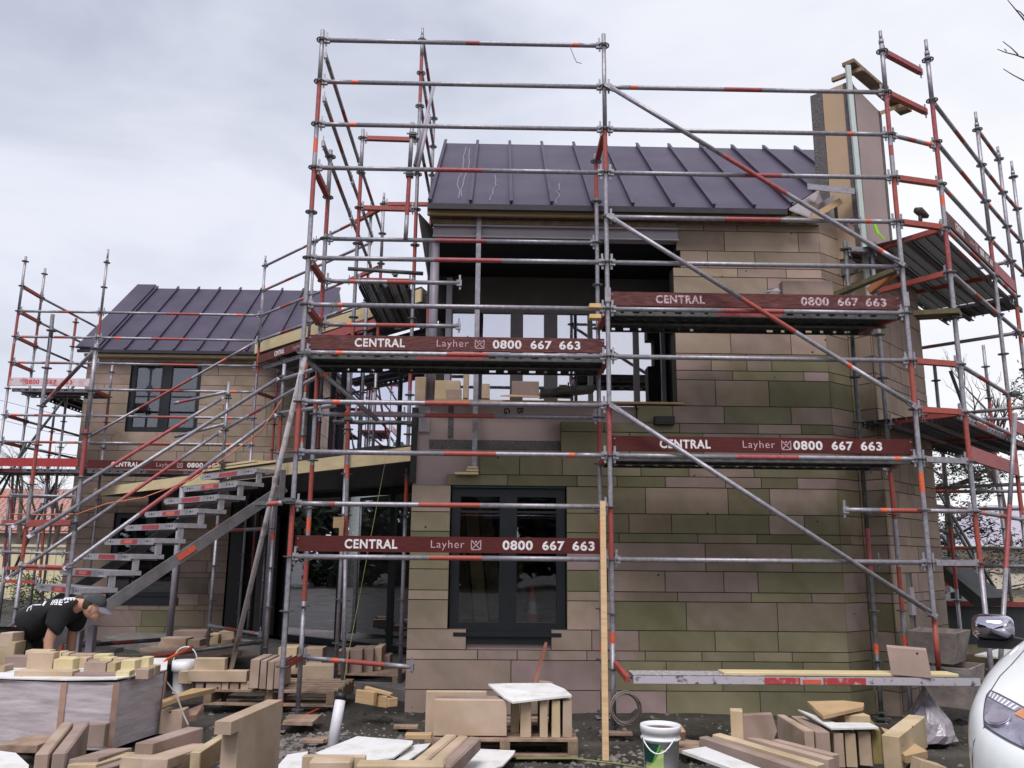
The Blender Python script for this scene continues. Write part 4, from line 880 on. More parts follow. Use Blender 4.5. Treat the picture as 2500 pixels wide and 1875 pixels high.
for i in (1, 2, 3, 5): ledger(RT, F_+Z(LAT(i)), G_+Z(LAT(i)))
for i in (3, 4, 5, 7, 9): ledger(RT, F_+Z(LAT(i)), F_+ind*2.6+Z(LAT(i)), [(.4, .7, 4)])
for z in (2.55, 2.3, 1.75, 1.5, 3.6): ledger(RT, (6.9, 4.2, z), (10.2, 3.5, z), [(.3, .55, 1)])
C_ = Vector((XC, 0, 0))
transom(RT, C_+Z(7.05), C_+Vector((.66, .40, 7.05)), 4); transom(RT, C_+Z(6.55), C_+Vector((.67, .40, 6.55)), 1)
for i, c in ((3, 1), (4, 1), (7, 1), (8, 1), (9, 0), (11, 0)): transom(RT, C_+Z(LAT(i)), D_+Z(LAT(i)), c)
ledger(RT, C_+Z(6.05), D_+Z(6.0))
for i in (4, 5, 8): transom(RT, D_+Z(LAT(i)), (6.24, .83, LAT(i)), 1)
transom(RT, E_+Z(5.05), E_+ind*1.09+Z(5.05), 1); transom(RT, E_+Z(3.05), E_+ind*1.09+Z(3.05), 1)
deck(RT, D_+ind*.08+Z(5.07), E_+ind*.08+Z(5.07), ind, 3, perf=True); deck(RT, E_+ind*.08+Z(5.07), F_+ind*.08+Z(5.07), ind, 3, perf=True); deck(RT, E_+ind*1.15+Z(5.07), F_+ind*1.15+Z(5.07), ind, 3); deck(RT, F_+ind*.08+Z(5.07), G_+ind*.08+Z(5.07), ind, 3)
deck(RT, D_+ind*.08+Z(3.07), E_+ind*.08+Z(3.07), ind, 3, edge=GALV); deck(RT, E_+ind*.08+Z(3.07), G_+ind*.08+Z(3.07), ind, 3); deck(RT, (7.3, 3.2, 3.9), (9.2, 4.9, 3.9), ind, 2); deck(RT, (7.4, 3.3, 2.4), (9.2, 4.9, 2.4), ind, 2)
toeboard(RT, D_+nD*.02, E_+nD*.02, 5.10, m=BROWNW, words='full', label='reddish lettered board on the upper right corner lift', tm=WHITEP)
toeboard(RT, E_+nD*.02, F_+nD*.02, 5.10, m=REDP, words='none', label='reddish board continuing past the upper right corner')
toeboard(RT, D_+nD*.02, E_+nD*.02, 2.56, m=REDP, words='none', label='faded reddish board on the lower right corner lift'); toeboard(RT, E_+nD*.02, G_+nD*.02, 3.1, m=REDP, words='none', label='red board at the right edge of the picture')
tube_part(RT, at(2478, 1010, Y=1.2), at(2440, 1660, Y=.4), 'raker', [(.38, .62, 4)]); coupler(RT, at(2478, 962, Y=1.2), .05)
tube_part(RT, at(2320, 905, Y=3.2), at(2385, 1080, Y=3.2), 'brace', mats=[GALVD])
for (a, c, e, f) in ((2285, 1190, 2500, 1560), (2330, 1285, 2440, 1480), (2300, 1310, 2395, 1440), (2340, 1375, 2500, 1580)): tube_part(RT, at(a, c, Y=4.6), at(e, f, Y=4.6), 'brace', mats=[GALVD])
# inclined stair behind the corner
p, q = at(2298, 1370, Y=4.2), at(2420, 1470, Y=3.6); b = MB(); b.bar(p, q, .6, .16); b.build('stair_stringer', BLUEG, RT)
# loose planks on the corner decks
tag(MB().bar(at(2035, 712, Y=-.05)+Vector((0, .3, 0)), at(2195, 655, Y=.2), .20, .045).build('scaffold_plank', OLIVE), 'weathered plank sloping up behind the upper right board', 'plank', 'loose timber planks on the scaffold')
tag(MB().bar(at(2235, 770, Y=.35), at(2345, 764, Y=.1), .24, .05).build('scaffold_plank', OLIVE), 'weathered plank end under the upper right corner deck', 'plank', 'loose timber planks on the scaffold')
tag(MB().bar(at(2190, 662, Y=.3), at(2120, 712, Y=.5), .07, .07).build('bracing_timber', mat('orange primed timber', (.42, .15, .05), .7)), 'orange timber strut below the sloping plank', 'plank')

# ================================================================== loose things
def bevel_mesh(me, w_):
    bm = bmesh.new(); bm.from_mesh(me); bmesh.ops.bevel(bm, geom=bm.edges[:], offset=w_, segments=1, affect='EDGES', profile=.5); bm.to_mesh(me); bm.free()
jr = random.Random(9)
def block(p, q, wd, ht, label, name='stone_block', cat='stone block', group=None, m=BLOCK, bev=.004, roll=0.):
    """sawn block whose top centre line runs from p to q; its own origin sits at the middle of its base"""
    p, q = Vector(p), Vector(q); c = (p+q)/2; d = q-p; L_ = d.length
    b = MB(); b.box(-L_/2, L_/2, -wd/2, wd/2, 0, ht); me = b.mesh(name, m); bevel_mesh(me, bev)
    for v in me.vertices: v.co += Vector((jr.uniform(-1, 1), jr.uniform(-1, 1), jr.uniform(-1, .2)))*min(.0022, ht*.02)*(3.2 if jr.random() < .07 else 1)
    o = bpy.data.objects.new(name, me); col.objects.link(o)
    yaw = math.atan2(d.y, d.x); pitch = -math.asin(max(-1, min(1, d.z/L_)))
    o.rotation_euler = (roll, pitch, yaw); o.rotation_mode = 'XYZ'
    o.matrix_world = Matrix.Translation(c) @ Matrix.Rotation(yaw, 4, 'Z') @ Matrix.Rotation(pitch, 4, 'Y') @ Matrix.Rotation(roll, 4, 'X') @ Matrix.Translation((0, 0, -ht))
    return tag(o, label, cat, group)
def face_block(x0, x1, ytop, Y, dep, ht, label, yaw=0., **k):
    """block whose front face's top edge spans photo pixels x0..x1 at row ytop, at depth Y"""
    p, q = at(x0, ytop, Y=Y), at(x1, ytop, Y=Y); q.z = p.z
    d = (q-p); d = Matrix.Rotation(yaw, 3, 'Z') @ d; q = p+d; n = Vector((-d.y, d.x, 0)).normalized()
    return block(p+n*dep/2, q+n*dep/2, dep, ht, label, **k)
def sheet(pts, th, label, m=FOAM, name='foam_sheet', cat='sheet', group=None):
    c = sum((Vector(p) for p in pts), Vector())/len(pts)
    o = MB().prism([Vector(p) for p in pts], (0, 0, th)).build(name, m, None, loc=c); return tag(o, label, cat, group)
def pallet(o, d, L_, W_, label, h=.13):
    o, d = Vector(o), Vector(d).normalized(); n = Vector((-d.y, d.x, 0)); up = Vector((0, 0, 1)); t = thing('wooden_pallet', label, 'pallet', o)
    for k in range(6): MB().obox(o+n*(k*(W_-.1)/5)+up*(h-.02), d*L_, n*.1, up*.02).build('top_board', PALLET, t)
    for k in range(3): MB().obox(o+d*(k*(L_-.08)/2)+up*.022, d*.08, n*W_, up*(h-.043)).build('bearer', OLDTIM, t)
    for k in range(3): MB().obox(o+n*(k*(W_-.1)/2), d*L_, n*.1, up*.02).build('bottom_board', PALLET, t)
    return t
GB = 'sandstone blocks for the walls'
# ---- pallet of upright slabs under the window
pallet((1.47, -1.02, .0), (1, 0, 0), 1.17, .95, 'wooden pallet of upright slabs below the ground floor window', .14)
face_block(1061, 1238, 1708, -.97, .075, .275, 'large mauve slab standing in front on the pallet below the window', group=GB)
face_block(1063, 1228, 1701, -.885, .07, .29, 'slab directly behind the large mauve slab below the window', group=GB)
face_block(1040, 1188, 1688, -.72, .08, .41, 'pale slab standing on the soil behind the pallet below the window', group=GB)
up_n = 'of the end-on slabs under the white sheet on the pallet'
for k, (a, c, dy) in enumerate(((1247, 1268, -.80), (1271, 1297, -.97), (1318, 1337, -.98), (1347, 1367, -.98), (1374, 1396, -.97))):
    p, q = at(a, 1706, Y=dy), at(c, 1706, Y=dy); x = (p.x+q.x)/2
    block((x, dy, .425), (x+.01, dy+.55, .425), q.x-p.x, .283, ORD[k]+' from the left '+up_n, group=GB)
block(at(1323, 1663, Y=-.45), at(1344, 1664, Y=-.40), .1, .1, 'small block showing behind the white sheet on the pallet', group=GB)
sheet([at(x, y, Y=Y) for x, y, Y in ((1192, 1674, -.72), (1230, 1706, -.98), (1252, 1718, -1.05), (1320, 1710, -1.02), (1396, 1702, -.98), (1378, 1686, -.75), (1345, 1672, -.55), (1252, 1672, -.55))], .015, 'white foam sheet lying over the upright slabs below the window')
block(at(990, 1790, Y=-.85), at(1055, 1790, Y=-.85), .1, .04, 'short pale board lying on the soil left of the pallet', name='board', cat='plank', m=TIMBER)
# ---- three slabs lying side by side, front centre
for k, (x0, x1) in enumerate(((1016, 1101), (1052, 1131), (1085, 1160))):
    block(at(x0, 1862+k*3, Y=-2.35), at(x1, 1792+k*3, Y=-1.50), .088, .10, ORD[k]+' from the left of the three long bars lying side by side', group=GB, bev=.012)
# ---- the big notched slab, front left
p, q = at(545, 1762, Y=-3.0), at(672, 1711, Y=-2.25); q.z = p.z; d = (q-p); n = Vector((d.y, -d.x, 0)).normalized()
Pq = lambda u, z: p+d*u+Vector((0, 0, z))
o = MB().prism([Pq(.0, 0), Pq(1, 0), Pq(1, -.44), Pq(.14, -.44), Pq(.14, -.07), Pq(0, -.07)], n*.10)
me = o.mesh('stone_slab', BLOCK, (p+q)/2); ob = bpy.data.objects.new('stone_slab', me); ob.location = (p+q)/2; col.objects.link(ob)
for v in me.vertices: v.co -= n*.05
tag(ob, 'tall notched pale slab standing on edge in the left foreground', 'stone slab')
# ---- two slabs on edge by the wrapped pallet
for k, (x0, x1) in enumerate(((104, 165), (146, 204))): block(at(x0, 1838-k*2, Y=-2.35), at(x1, 1763-k*2, Y=-1.35), .085, .30, ['left', 'right'][k]+' one of two slabs on edge at the lower left corner', group=GB, bev=.010)
face_block(215, 258, 1768, -1.12, .08, .17, 'squat block leaning against the wrapped pallet beside the slab pair', group=GB)
# ---- stepped block pieces
block(at(352, 1814, Y=-2.55), at(478, 1775, Y=-1.95), .12, .13, 'upper bar of the stepped block beside the tall notched slab', group=GB)
block(at(378, 1852, Y=-2.75), at(490, 1815, Y=-2.1), .16, .06, 'flat middle step of the block beside the tall notched slab', group=GB)
block(at(478, 1836, Y=-2.75), at(545, 1792, Y=-2.15), .06, .13, 'thin raised bar just left of the tall notched slab', group=GB)
block(at(350, 1850, Y=-2.7), at(500, 1815, Y=-2.0), .3, .1, 'broad base block under the stepped pieces at the lower left', group=GB)
for k, (y0, y1, x0, x1, c) in enumerate(((1852, 1826, 205, 292, 0), (1866, 1836, 200, 310, 0), (1880, 1846, 210, 330, 1))):
    block(at(x0, y0, Y=-2.5-.1*k), at(x1, y1, Y=-1.7-.15*k), .17, .05, ORD[k]+' board from the back in the flat stack beside the slab pair', name='board', cat='plank', m=(BLOCK, PALLET)[0])
face_block(0, 92, 1818, -1.3, .35, .06, 'long low board lying in front of the wrapped pallet', name='board', cat='plank', m=PALLET)
# ---- white foam on the ground in front
sheet([at(x, y, Z=z) for x, y, z in ((770, 1842, .07), (872, 1801, .10), (1008, 1812, .12), (1006, 1820, .12), (962, 1852, .10), (860, 1870, .07))], .012, 'largest white foam sheet, front centre left of the three bars')
sheet([at(x, y, Z=.07) for x, y in ((962, 1862), (1012, 1822), (1052, 1818), (1040, 1830), (985, 1868))], .012, 'narrow white foam strip wedged under the three long bars')
sheet([at(x, y, Z=.05) for x, y in ((1128, 1880), (1172, 1832), (1258, 1836), (1254, 1845), (1228, 1872), (1180, 1890))], .012, 'white foam sheet under the right end of the three long bars')
sheet([at(x, y, Z=.06) for x, y in ((672, 1880), (702, 1846), (752, 1838), (740, 1880))], .012, 'white foam scrap right of the tall notched slab')
sheet([at(x, y, Z=.10) for x, y in ((-30, 1890), (-10, 1836), (38, 1842), (70, 1872), (66, 1900))], .012, 'white foam sheet at the bottom left corner')
sheet([at(x, y, Z=.06) for x, y in ((340, 1880), (365, 1868), (440, 1866), (430, 1888))], .02, 'white foam strip under the stepped block')
face_block(738, 892, 1846, -2.75, .06, .2, 'long bar behind two front blocks at the bottom edge', group=GB)
face_block(754, 858, 1857, -2.95, .12, .2, 'left of the two blocks at the bottom edge below the foam sheet', group=GB, bev=.01); face_block(869, 1085, 1866, -2.95, .12, .2, 'right of the two blocks at the bottom edge below the foam sheet', group=GB, bev=.01)
# ---- right foreground stacks
for k, (x0, y0, x1, y1) in enumerate(((1716, 1797, 1975, 1880), (1748, 1790, 2005, 1866), (1790, 1787, 2030, 1852), (1820, 1785, 2040, 1842))):
    block(at(x0, y0, Y=-1.75+.09*k), at(x1, y1, Y=-2.45+.12*k), .085, .13, ORD[k]+' from the front of the long bars stacked right of the bucket', group=GB)
p = at(1798, 1735, Y=-1.72); block(p, p+Vector((.03, .11, 0)), .085, .24, 'thin block standing upright on the long bars near the bucket', group=GB)
p0, p1 = at(1807, 1748, Y=-1.72), at(1886, 1745, Y=-1.72); h_ = .235
b = MB(); b.prism([p0, p1, p1+Vector((.012, 0, -.05)), p1+Vector((.028, 0, -.11)), p1+Vector((.008, 0, -.15)), p1+Vector((-.012, 0, -h_)), p0+Vector((0, 0, -h_))], (.02, .10, 0))
tag(b.build('stone_block', BLOCK, None, loc=(p0+p1)/2-Vector((0, 0, h_))), 'broken edged block standing on the long bars right of the thin one', 'stone block', GB)
sheet([at(x, y, Y=Y) for x, y, Y in ((1665, 1840, -2.2), (1722, 1830, -2.0), (1862, 1885, -2.6), (1830, 1900, -2.75))], .02, 'white foam board lying in front of the long bars by the bucket')
sheet([at(x, y, Z=.05) for x, y in ((1655, 1812, ), (1710, 1818), (1730, 1850), (1655, 1838))], .03, 'flat reddish board on the soil between bucket and long bars', m=PALLET, name='board', cat='plank')
for k, (xa, xb, ya, sl, Yq) in enumerate(((1965, 1987, 1783, 70, -1.75), (1990, 2026, 1787, 60, -1.72), (2034, 2058, 1790, 45, -1.68), (2062, 2088, 1790, 40, -1.66), (2094, 2124, 1786, 35, -1.64), (2127, 2149, 1782, 30, -1.62), (2152, 2194, 1796, -65, -1.66))):
    p, q = at(xa, ya, Y=Yq), at(xb, ya, Y=Yq); c = (p+q)/2; w_ = (q-p).length*.96
    e = at((xa+xb)/2-sl, ya-(38 if k < 2 else 26 if k < 6 else 50), Y=Yq+.62); e.z = max(e.z, c.z)
    block(c, e, w_, .235, ORD[k]+' from the left of the slabs standing fanned out near the white car', group=GB, m=BLOCK if k != 5 else mat('mossy sandstone', (.22, .17, .06), .9, 0, .3, 6))
sheet([at(x, y, Y=Y) for x, y, Y in ((1971, 1720, -1.1), (2060, 1718, -1.05), (2110, 1724, -1.1), (2108, 1734, -1.2), (2010, 1756, -1.55))], .025, 'pale triangular board on top of the fanned slabs near the car', m=TIMBER, name='board', cat='plank')
sheet([at(x, y, Y=Y) for x, y, Y in ((1948, 1735, -1.2), (2030, 1782, -1.7), (2146, 1780, -1.68), (2122, 1768, -1.5), (2040, 1768, -1.45))], .012, 'white foam strip across the fanned slabs near the car')
face_block(2062, 2124, 1746, -1.30, .2, .10, 'block lying flat behind the white strip on the fanned slabs', group=GB)
sheet([at(x, y, Y=Y) for x, y, Y in ((2150, 1775, -1.2), (2195, 1790, -1.2), (2264, 1834, -1.5), (2210, 1846, -1.7), (2190, 1826, -1.6))], -.05, 'old timber board sloping down right of the fanned slabs', m=TIMBER, name='board', cat='plank')
block(at(2238, 1850, Y=-1.9), at(2300, 1868, Y=-1.9), .14, .10, 'lone block on the soil close to the front of the car', group=GB)
block(at(2290, 1800, Y=-.1), at(2340, 1802, Y=-.1), .22, .07, 'dark timber footing under the corner standard', name='board', cat='plank', m=OLIVE)
# ---- bucket
bu = thing('bucket', 'white plastic bucket with green label standing on the soil, front right of centre', 'bucket', at(1612, 1768, Y=-1.62)-Vector((0, 0, .39)))
bc = Vector(bu.location); bc.z = 0; zt = at(1612, 1768, Y=-1.62).z
MB().lathe([(.118, 0), (.120, .004), (.133, zt-.10), (.146, zt-.10), (.146, zt-.086), (.136, zt-.083), (.137, zt-.055), (.147, zt-.052), (.149, zt-.012), (.146, zt), (.136, zt), (.134, zt-.03), (.128, zt-.05)], 40, bc).build('bucket_body', WHITE, bu)
MB().lathe([(.134, zt-.032), (.0, zt-.030)], 30, bc).build('bucket_content', mat('mortar mix', (.13, .095, .10), .95, 0, .3, 30, bump=.6), bu)
def on_cyl(a, z, k=.0025): return bc+Vector((math.sin(a)*(.118+.015*z/(zt-.1)+k), -math.cos(a)*(.118+.015*z/(zt-.1)+k), z))
def cyl_patch(pts, m, name):
    b = MB()
    for (a0, a1, z0, z1) in pts:
        nseg = max(1, int(abs(a1-a0)/.08))
        for s in range(nseg):
            f, g = a0+(a1-a0)*s/nseg, a0+(a1-a0)*(s+1)/nseg; b.poly([on_cyl(f, z0), on_cyl(g, z0), on_cyl(g, z1), on_cyl(f, z1)])
    return b.build(name, m, bu)
GR1, GR2, GR3 = mat('label dark green', (.01, .06, .045), .4), mat('label green', (.12, .42, .06), .4), mat('label pale lime', (.52, .68, .22), .4, 0, .1, 4)
n_ = 14
cyl_patch([(-1.35, -.28-.55*i/n_, zt-.115-.011*(i+1), zt-.115-.011*i) for i in range(n_)], GR1, 'label_band'); cyl_patch([(-.28-.55*i/n_, -.19-.5*i/n_, zt-.115-.011*(i+1), zt-.115-.011*i) for i in range(n_)], GR2, 'label_band')
cyl_patch([(-1.2 if i > 6 else -.19-.5*i/6.5*.9, -.05, .03+(zt-.18)*(1-(i+1)/n_), .03+(zt-.18)*(1-i/n_)) for i in range(n_)], GR3, 'label_band')
cyl_patch([(.0, .25, zt-.135-.03*i, zt-.131-.03*i) for i in range(2)]+[(.0, .28, zt-.20-.035*i, zt-.197-.035*i) for i in range(2)], mat('label print', (.25, .30, .32), .6), 'label_print')
pts = [on_cyl(-1.15+.5*0, zt-.07, .02)]+[bc+Vector((math.sin(a)*.155, -math.cos(a)*.155-.02*math.sin((a+1.2)/1.7*math.pi), zt-.07-.10*math.sin((a+1.25)/1.75*math.pi))) for a in [-1.2+i*.17 for i in range(11)]]
b = MB(); b.rings(pts, .005, 8); b.build('handle', WHITE, bu)
# ---- pipe with cut black top
pp = thing('drain_pipe', 'leaning white plastic pipe with a black top standing in the soil', 'pipe', at(812, 1815, Z=0))
p, q = at(812, 1815, Z=0), at(834, 1692, Y=-.42); b = MB(); b.rings([p-(q-p)*.1, q], .046, 20); b.build('pipe_body', mat('scuffed white pipe', (.66, .64, .70), .5, 0, .12, 9), pp)
b = MB(); b.rings([q-(q-p).normalized()*.06, q+(q-p).normalized()*.004], .048, 20); b.build('pipe_top', BLACKP, pp)
b = MB(); b.rings([at(836, 1686, Y=-.4), at(850, 1600, Y=0), at(940, 1130, Y=.9)], .003, 5); tag(b.build('string_line', STRING), 'yellow string line running up from the white pipe to the porch', 'string')
# ---- timbers
tag(MB().bar(at(1478, 1858, Z=-.02), at(1471, 1225, Y=-.12), .052, .04, up=(0, 1, 0)).build('timber_post', TIMBER), 'long pale timber batten standing in front of the middle standard', 'plank')
tag(MB().bar(at(1304, 1672, Y=.2), at(1333, 1570, Y=1.0), .03, .02, up=(0, 1, 0)).build('timber_stake', mat('red stained stake', (.30, .11, .08), .8)), 'thin reddish stake leaning on the wall under the window', 'stake')
tag(MB().bar(at(1158, 1138, Y=1.0), at(1170, 515, Y=.98), .055, .05, up=(0, 1, 0)).build('steel_prop', GALV), 'pale steel prop standing in front of the loggia opening', 'prop')
for k, (xa, xb, y) in enumerate(((1110, 1168, 1152), (1138, 1168, 1145), (1141, 1167, 1138))): face_block(xa, xb, y, .95, .09, .025, ORD[k]+' packer from the bottom under the steel prop', name='timber_packer', cat='packer', m=YELLOW, group='packers under the steel prop')
for k, (x0, y0, x1, y1, w_, h_) in enumerate(((873, 1682, 918, 1690, .05, .12), (893, 1675, 957, 1692, .05, .03), (918, 1694, 948, 1698, .05, .11), (945, 1700, 960, 1704, .1, .08))):
    block(at(x0, y0, Y=.35), at(x1, y1, Y=.25), w_, h_, ['left', 'top', 'middle', 'right'][k]+' piece of the small knocked together timber offcut by the wall', name='timber_offcut', cat='offcut', m=TIMBER)
b = MB(); c = at(1528, 1730, Y=-.12); rr_ = random.Random(4)
for k in range(11):
    r_ = .125+.012*rr_.random(); o_ = Vector((rr_.uniform(-.012, .012), rr_.uniform(-.03, .03), rr_.uniform(-.012, .012)))
    b.rings([c+o_+Vector((math.cos(t)*r_*.98, .03*math.cos(t*1.0+k), math.sin(t)*r_*1.05)) for t in [i*2*math.pi/26 for i in range(27)]], .0055, 6, caps=False)
tag(b.build('cable_coil', SNAKE), 'coil of dull cable hanging at the foot of the middle standard', 'cable coil')
b = MB(); b.rings([at(x, y, Z=.03) for x, y in ((1260, 1852), (1400, 1852), (1520, 1866), (1600, 1880))]+[], .007, 8); tag(b.build('cable', STRING), 'greenish cable lying across the soil at the bottom centre', 'cable')
b = MB(); b.rings([at(x, y, Z=.03) for x, y in ((700, 1755), (745, 1745), (790, 1725), (815, 1700), (830, 1690))], .007, 6); tag(b.build('cable', ORANGEP), 'orange cable lying on the soil beside the white pipe', 'cable')
sheet([at(x, y, Z=.05) for x, y in ((690, 1770), (705, 1752), (785, 1752), (762, 1772))], .03, 'reddish board under the left inner standard', m=PALLET, name='board', cat='plank')
for k, (x, y, w_) in enumerate(((770, 1802, 30), (735, 1806, 55), (960, 1772, 60), (1335, 1782, 50), (1860, 1828, 26), (1465, 1788, 80))):
    face_block(x, x+w_, y, at(x, y, Z=.04).y, .09, .03, ['short wood chip just left of the white pipe', 'flat offcut lying left of the white pipe base', 'flat offcut on the soil by the wall corner', 'flat offcut right of the pallet below the window', 'white card scrap beside the bucket', 'flat board at the foot of the tall batten'][k], name='timber_offcut', cat='offcut', m=PALLET)
block(at(1655, 1768, Y=-1.0), at(1666, 1786, Y=-1.1), .06, .08, 'broken brick lying behind the bucket', name='brick', cat='brick', m=mat('broken pink brick', (.42, .24, .17), .9, 0, .2, 9))
# ---- wrapped pallet of stone
P1, P2, P3 = at(140, 1832, Z=.02), at(266, 1832, Z=.02), at(388, 1790, Z=.02); P0 = Vector((-2.45, -.78, .02))
ring = [P0, P1, P2, P3, P3+Vector((-.28, .75, 0)), Vector((-2.3, .35, .02))]; cen = sum(ring, Vector())/6; ZT = .535
wp = thing('wrapped_pallet', 'wide bundle of stone wrapped in clear plastic at the left foreground', 'wrapped bundle', (cen.x, cen.y, 0))
b = MB(); top = [cen+(v-cen)*1.015+Vector((0, 0, ZT-.02)) for v in ring]
NS = 10
for k in range(6):
    a, c = ring[k], ring[(k+1) % 6]; a2, c2 = top[k], top[(k+1) % 6]
    i = len(b.v)
    for r_ in range(NS+1):
        for s in range(NS+1):
            v = a.lerp(c, s/NS).lerp(a2.lerp(c2, s/NS), r_/NS); nn = Vector(((c-a).y, -(c-a).x, 0)).normalized()
            b.v.append(v+nn*(noise.noise(Vector((v.x*4, v.y*4, v.z*13)))*.010 - (.012*math.sin(math.pi*s/NS))))
    for r_ in range(NS):
        for s in range(NS): j = i+r_*(NS+1)+s; b.face([j, j+1, j+NS+2, j+NS+1], True)
b.poly([v-Vector((0, 0, .004)) for v in top]); b.build('wrapped_stone', WRAP, wp)
for v, w2 in ((ring[0], top[0]), (ring[1], top[1]), (ring[2], top[2]), (ring[3], top[3])):
    o_ = (v-cen).normalized()*.006; b = MB(); b.bar(v+o_, w2+o_, .045, .012, up=(o_.x, o_.y, .01)); b.build('corner_board', CARD, wp)
b = MB(); lip = [cen+(v-cen)*(1.012)+Vector((0, 0, .002+.008*((k*7) % 3))) for k, v in enumerate(top)]; b.prism([v for v in lip], (0, 0, .010)); tag(b.build('foam_sheet', FOAM), 'crumpled white sheet under the small blocks on the wrapped bundle', 'sheet')
rowdef = [  # (row wording, depth, [(x0, x1, ytop, thickness, height)])
    ('front', -.62, [(35, 178, 1637, .13, .085), (180, 282, 1644, .12, .06), (283, 316, 1638, .13, .06), (332, 364, 1633, .12, .08)]),
    ('second', -.42, [(0, 12, 1625, .15, .09), (68, 130, 1593, .12, .13), (132, 180, 1608, .12, .07), (206, 258, 1617, .13, .08), (262, 282, 1618, .13, .07), (296, 330, 1612, .14, .09), (362, 380, 1626, .12, .07)]),
    ('third', -.20, [(12, 70, 1602, .14, .08), (132, 178, 1606, .12, .09), (180, 212, 1606, .12, .07), (214, 240, 1610, .1, .07), (242, 272, 1606, .13, .08), (276, 308, 1607, .12, .08), (310, 340, 1608, .12, .07), (342, 364, 1605, .12, .07)]),
    ('back', .03, [(62, 120, 1588, .12, .1), (133, 150, 1592, .14, .07), (152, 168, 1594, .14, .07), (170, 226, 1597, .13, .07), (228, 264, 1598, .13, .06)])]
for wording, Yd, items in rowdef:
    Yd = {'front': -.80, 'second': -.56, 'third': -.30, 'back': -.04}[wording]
    for k, (a, c, yt, dep, ht) in enumerate(items):
        ht = max(.05, at(a, yt, Y=Yd).z-ZT-.006)
        o_ = face_block(a, c, yt, Yd, dep, ht, '%s from the left in the %s row of small blocks on the wrapped bundle' % (ORD[k], wording), yaw=jr.uniform(-.03, .05), group='small blocks on the wrapped bundle', m=BLOCK if (k+len(items)) % 3 else mat('pale yellow sandstone', (.60, .50, .28), .85, 0, .12, 5))
for k, (a, c, yt) in enumerate(((0, 33, 1545), (0, 37, 1567))): face_block(a, c, yt, .25+.0*k, .2, .13 if k == 0 else .3, ['upper', 'lower'][k]+' of two blocks stacked at the left edge in front of the worker', group=GB)
# ---- stacks on pallets in front of the entrance
pallet(Vector((-1.02, .95, .05)), (1, -.06, 0), 1.35, .9, 'wooden pallet of olive blocks left of the leaning raker', .15)
face_block(475, 550, 1607, .98, .1, .13, 'upper long olive block on the pallet left of the raker', group=GB); face_block(460, 603, 1637, .95, .12, .11, 'lower long olive block on the pallet left of the raker', group=GB); face_block(436, 470, 1640, 1.1, .3, .12, 'pinkish block end beside the white bucket left of the raker', group=GB)
for k, (a, c) in enumerate(((478, 497), (503, 540), (542, 558), (562, 583), (588, 608))): face_block(a, c, 1664+(k % 2)*2, .97, .35, .085, ORD[k]+' from the left of the block ends in the lowest row left of the raker', group=GB)
for k, (a, c, y) in enumerate(((612, 634, 1610), (637, 652, 1612), (655, 670, 1614), (672, 685, 1612))): face_block(a, c, y, .85, .5, .28, ORD[k]+' from the left of the tall slabs just right of the raker', group=GB)
pallet(Vector((-.55, 2.35, .05)), (1, -.12, 0), 1.4, .8, 'wooden pallet of slabs in front of the glazed entrance', .14)
face_block(738, 816, 1625, 2.2, .3, .18, 'wide mauve block on the entrance pallet behind the low tube', group=GB)
for k, (a, c, y) in enumerate(((820, 850, 1590), (855, 885, 1585), (888, 912, 1584), (915, 932, 1580))): face_block(a, c, y, 2.25+.1*k, .45, .27, ORD[k]+' from the left of the tall slabs by the glazed entrance', group=GB)
face_block(934, 952, 1600, 2.7, .3, .22, 'small olive block at the right end of the entrance pallet', group=GB); face_block(680, 725, 1580, 3.0, .4, .3, 'mauve block between the two thin standards by the entrance', group=GB); face_block(742, 788, 1582, 3.2, .3, .3, 'square block just behind the low tube by the entrance', group=GB)
for k, (a, c, y, Yd, dep, ht) in enumerate(((388, 455, 1558, 4.4, .3, .12), (424, 504, 1540, 4.9, .3, .14), (506, 534, 1548, 4.9, .3, .14), (535, 572, 1541, 5.0, .3, .13), (458, 488, 1562, 4.4, .3, .12), (540, 568, 1562, 4.8, .3, .1))):
    face_block(a, c, y, Yd, dep, ht, ORD[k]+' from the left of the blocks stacked on the porch slab' if False else ['front left long', 'rear long', 'rear middle', 'rear right long', 'front middle', 'front right low'][k]+' block in the stack on the porch under the stair', group=GB)
p = at(448, 1598, Y=3.2); sheet([at(x, y, Z=.22) for x, y in ((340, 1590), (440, 1570), (560, 1580), (590, 1600), (440, 1625), (360, 1615))], .04, 'sheet of pale plywood lying below the stair', m=PALLET, name='plywood', cat='sheet')
for k, (x0, y0, x1, y1, m_, Ya, Yb, bd) in enumerate(((166, 1578, 390, 1562, GALVD, 2.4, 3.4, [(.45, .7, 4)]), (368, 1603, 640, 1566, GALVD, 2.2, 3.0, [(0, .35, 1)]), (570, 1562, 640, 1571, GALV, 3.2, 3.0, [(0, .3, 4)]), (300, 1585, 240, 1600, GALV, 2.4, 2.2, []))):
    b = MB(); b.tube(at(x0, y0, Y=Ya), at(x1, y1, Y=Yb), .026, 12, bd); tag(b.build('scaffold_tube', [m_, RED, TAPE, GALVD, REDP]), ['long grey tube lying on blocks behind the worker', 'grey tube with red end lying behind the white bucket', 'short pink ended tube near the porch door', 'short pale tube end beside the worker'][k], 'tube', 'loose scaffold tubes')
bk = thing('bucket', 'small white bucket half hidden behind olive blocks at left', 'bucket', at(448, 1690, Z=.05))
c = at(452, 1612, Y=1.3); MB().lathe([(.10, c.z-.33), (.118, c.z), (.13, c.z), (.13, c.z-.10), (.115, c.z-.11)], 24, Vector((c.x, c.y, 0))).lathe([(.118, c.z), (.0, c.z-.02)], 20, Vector((c.x, c.y, 0))).build('bucket_body', WHITE, bk)
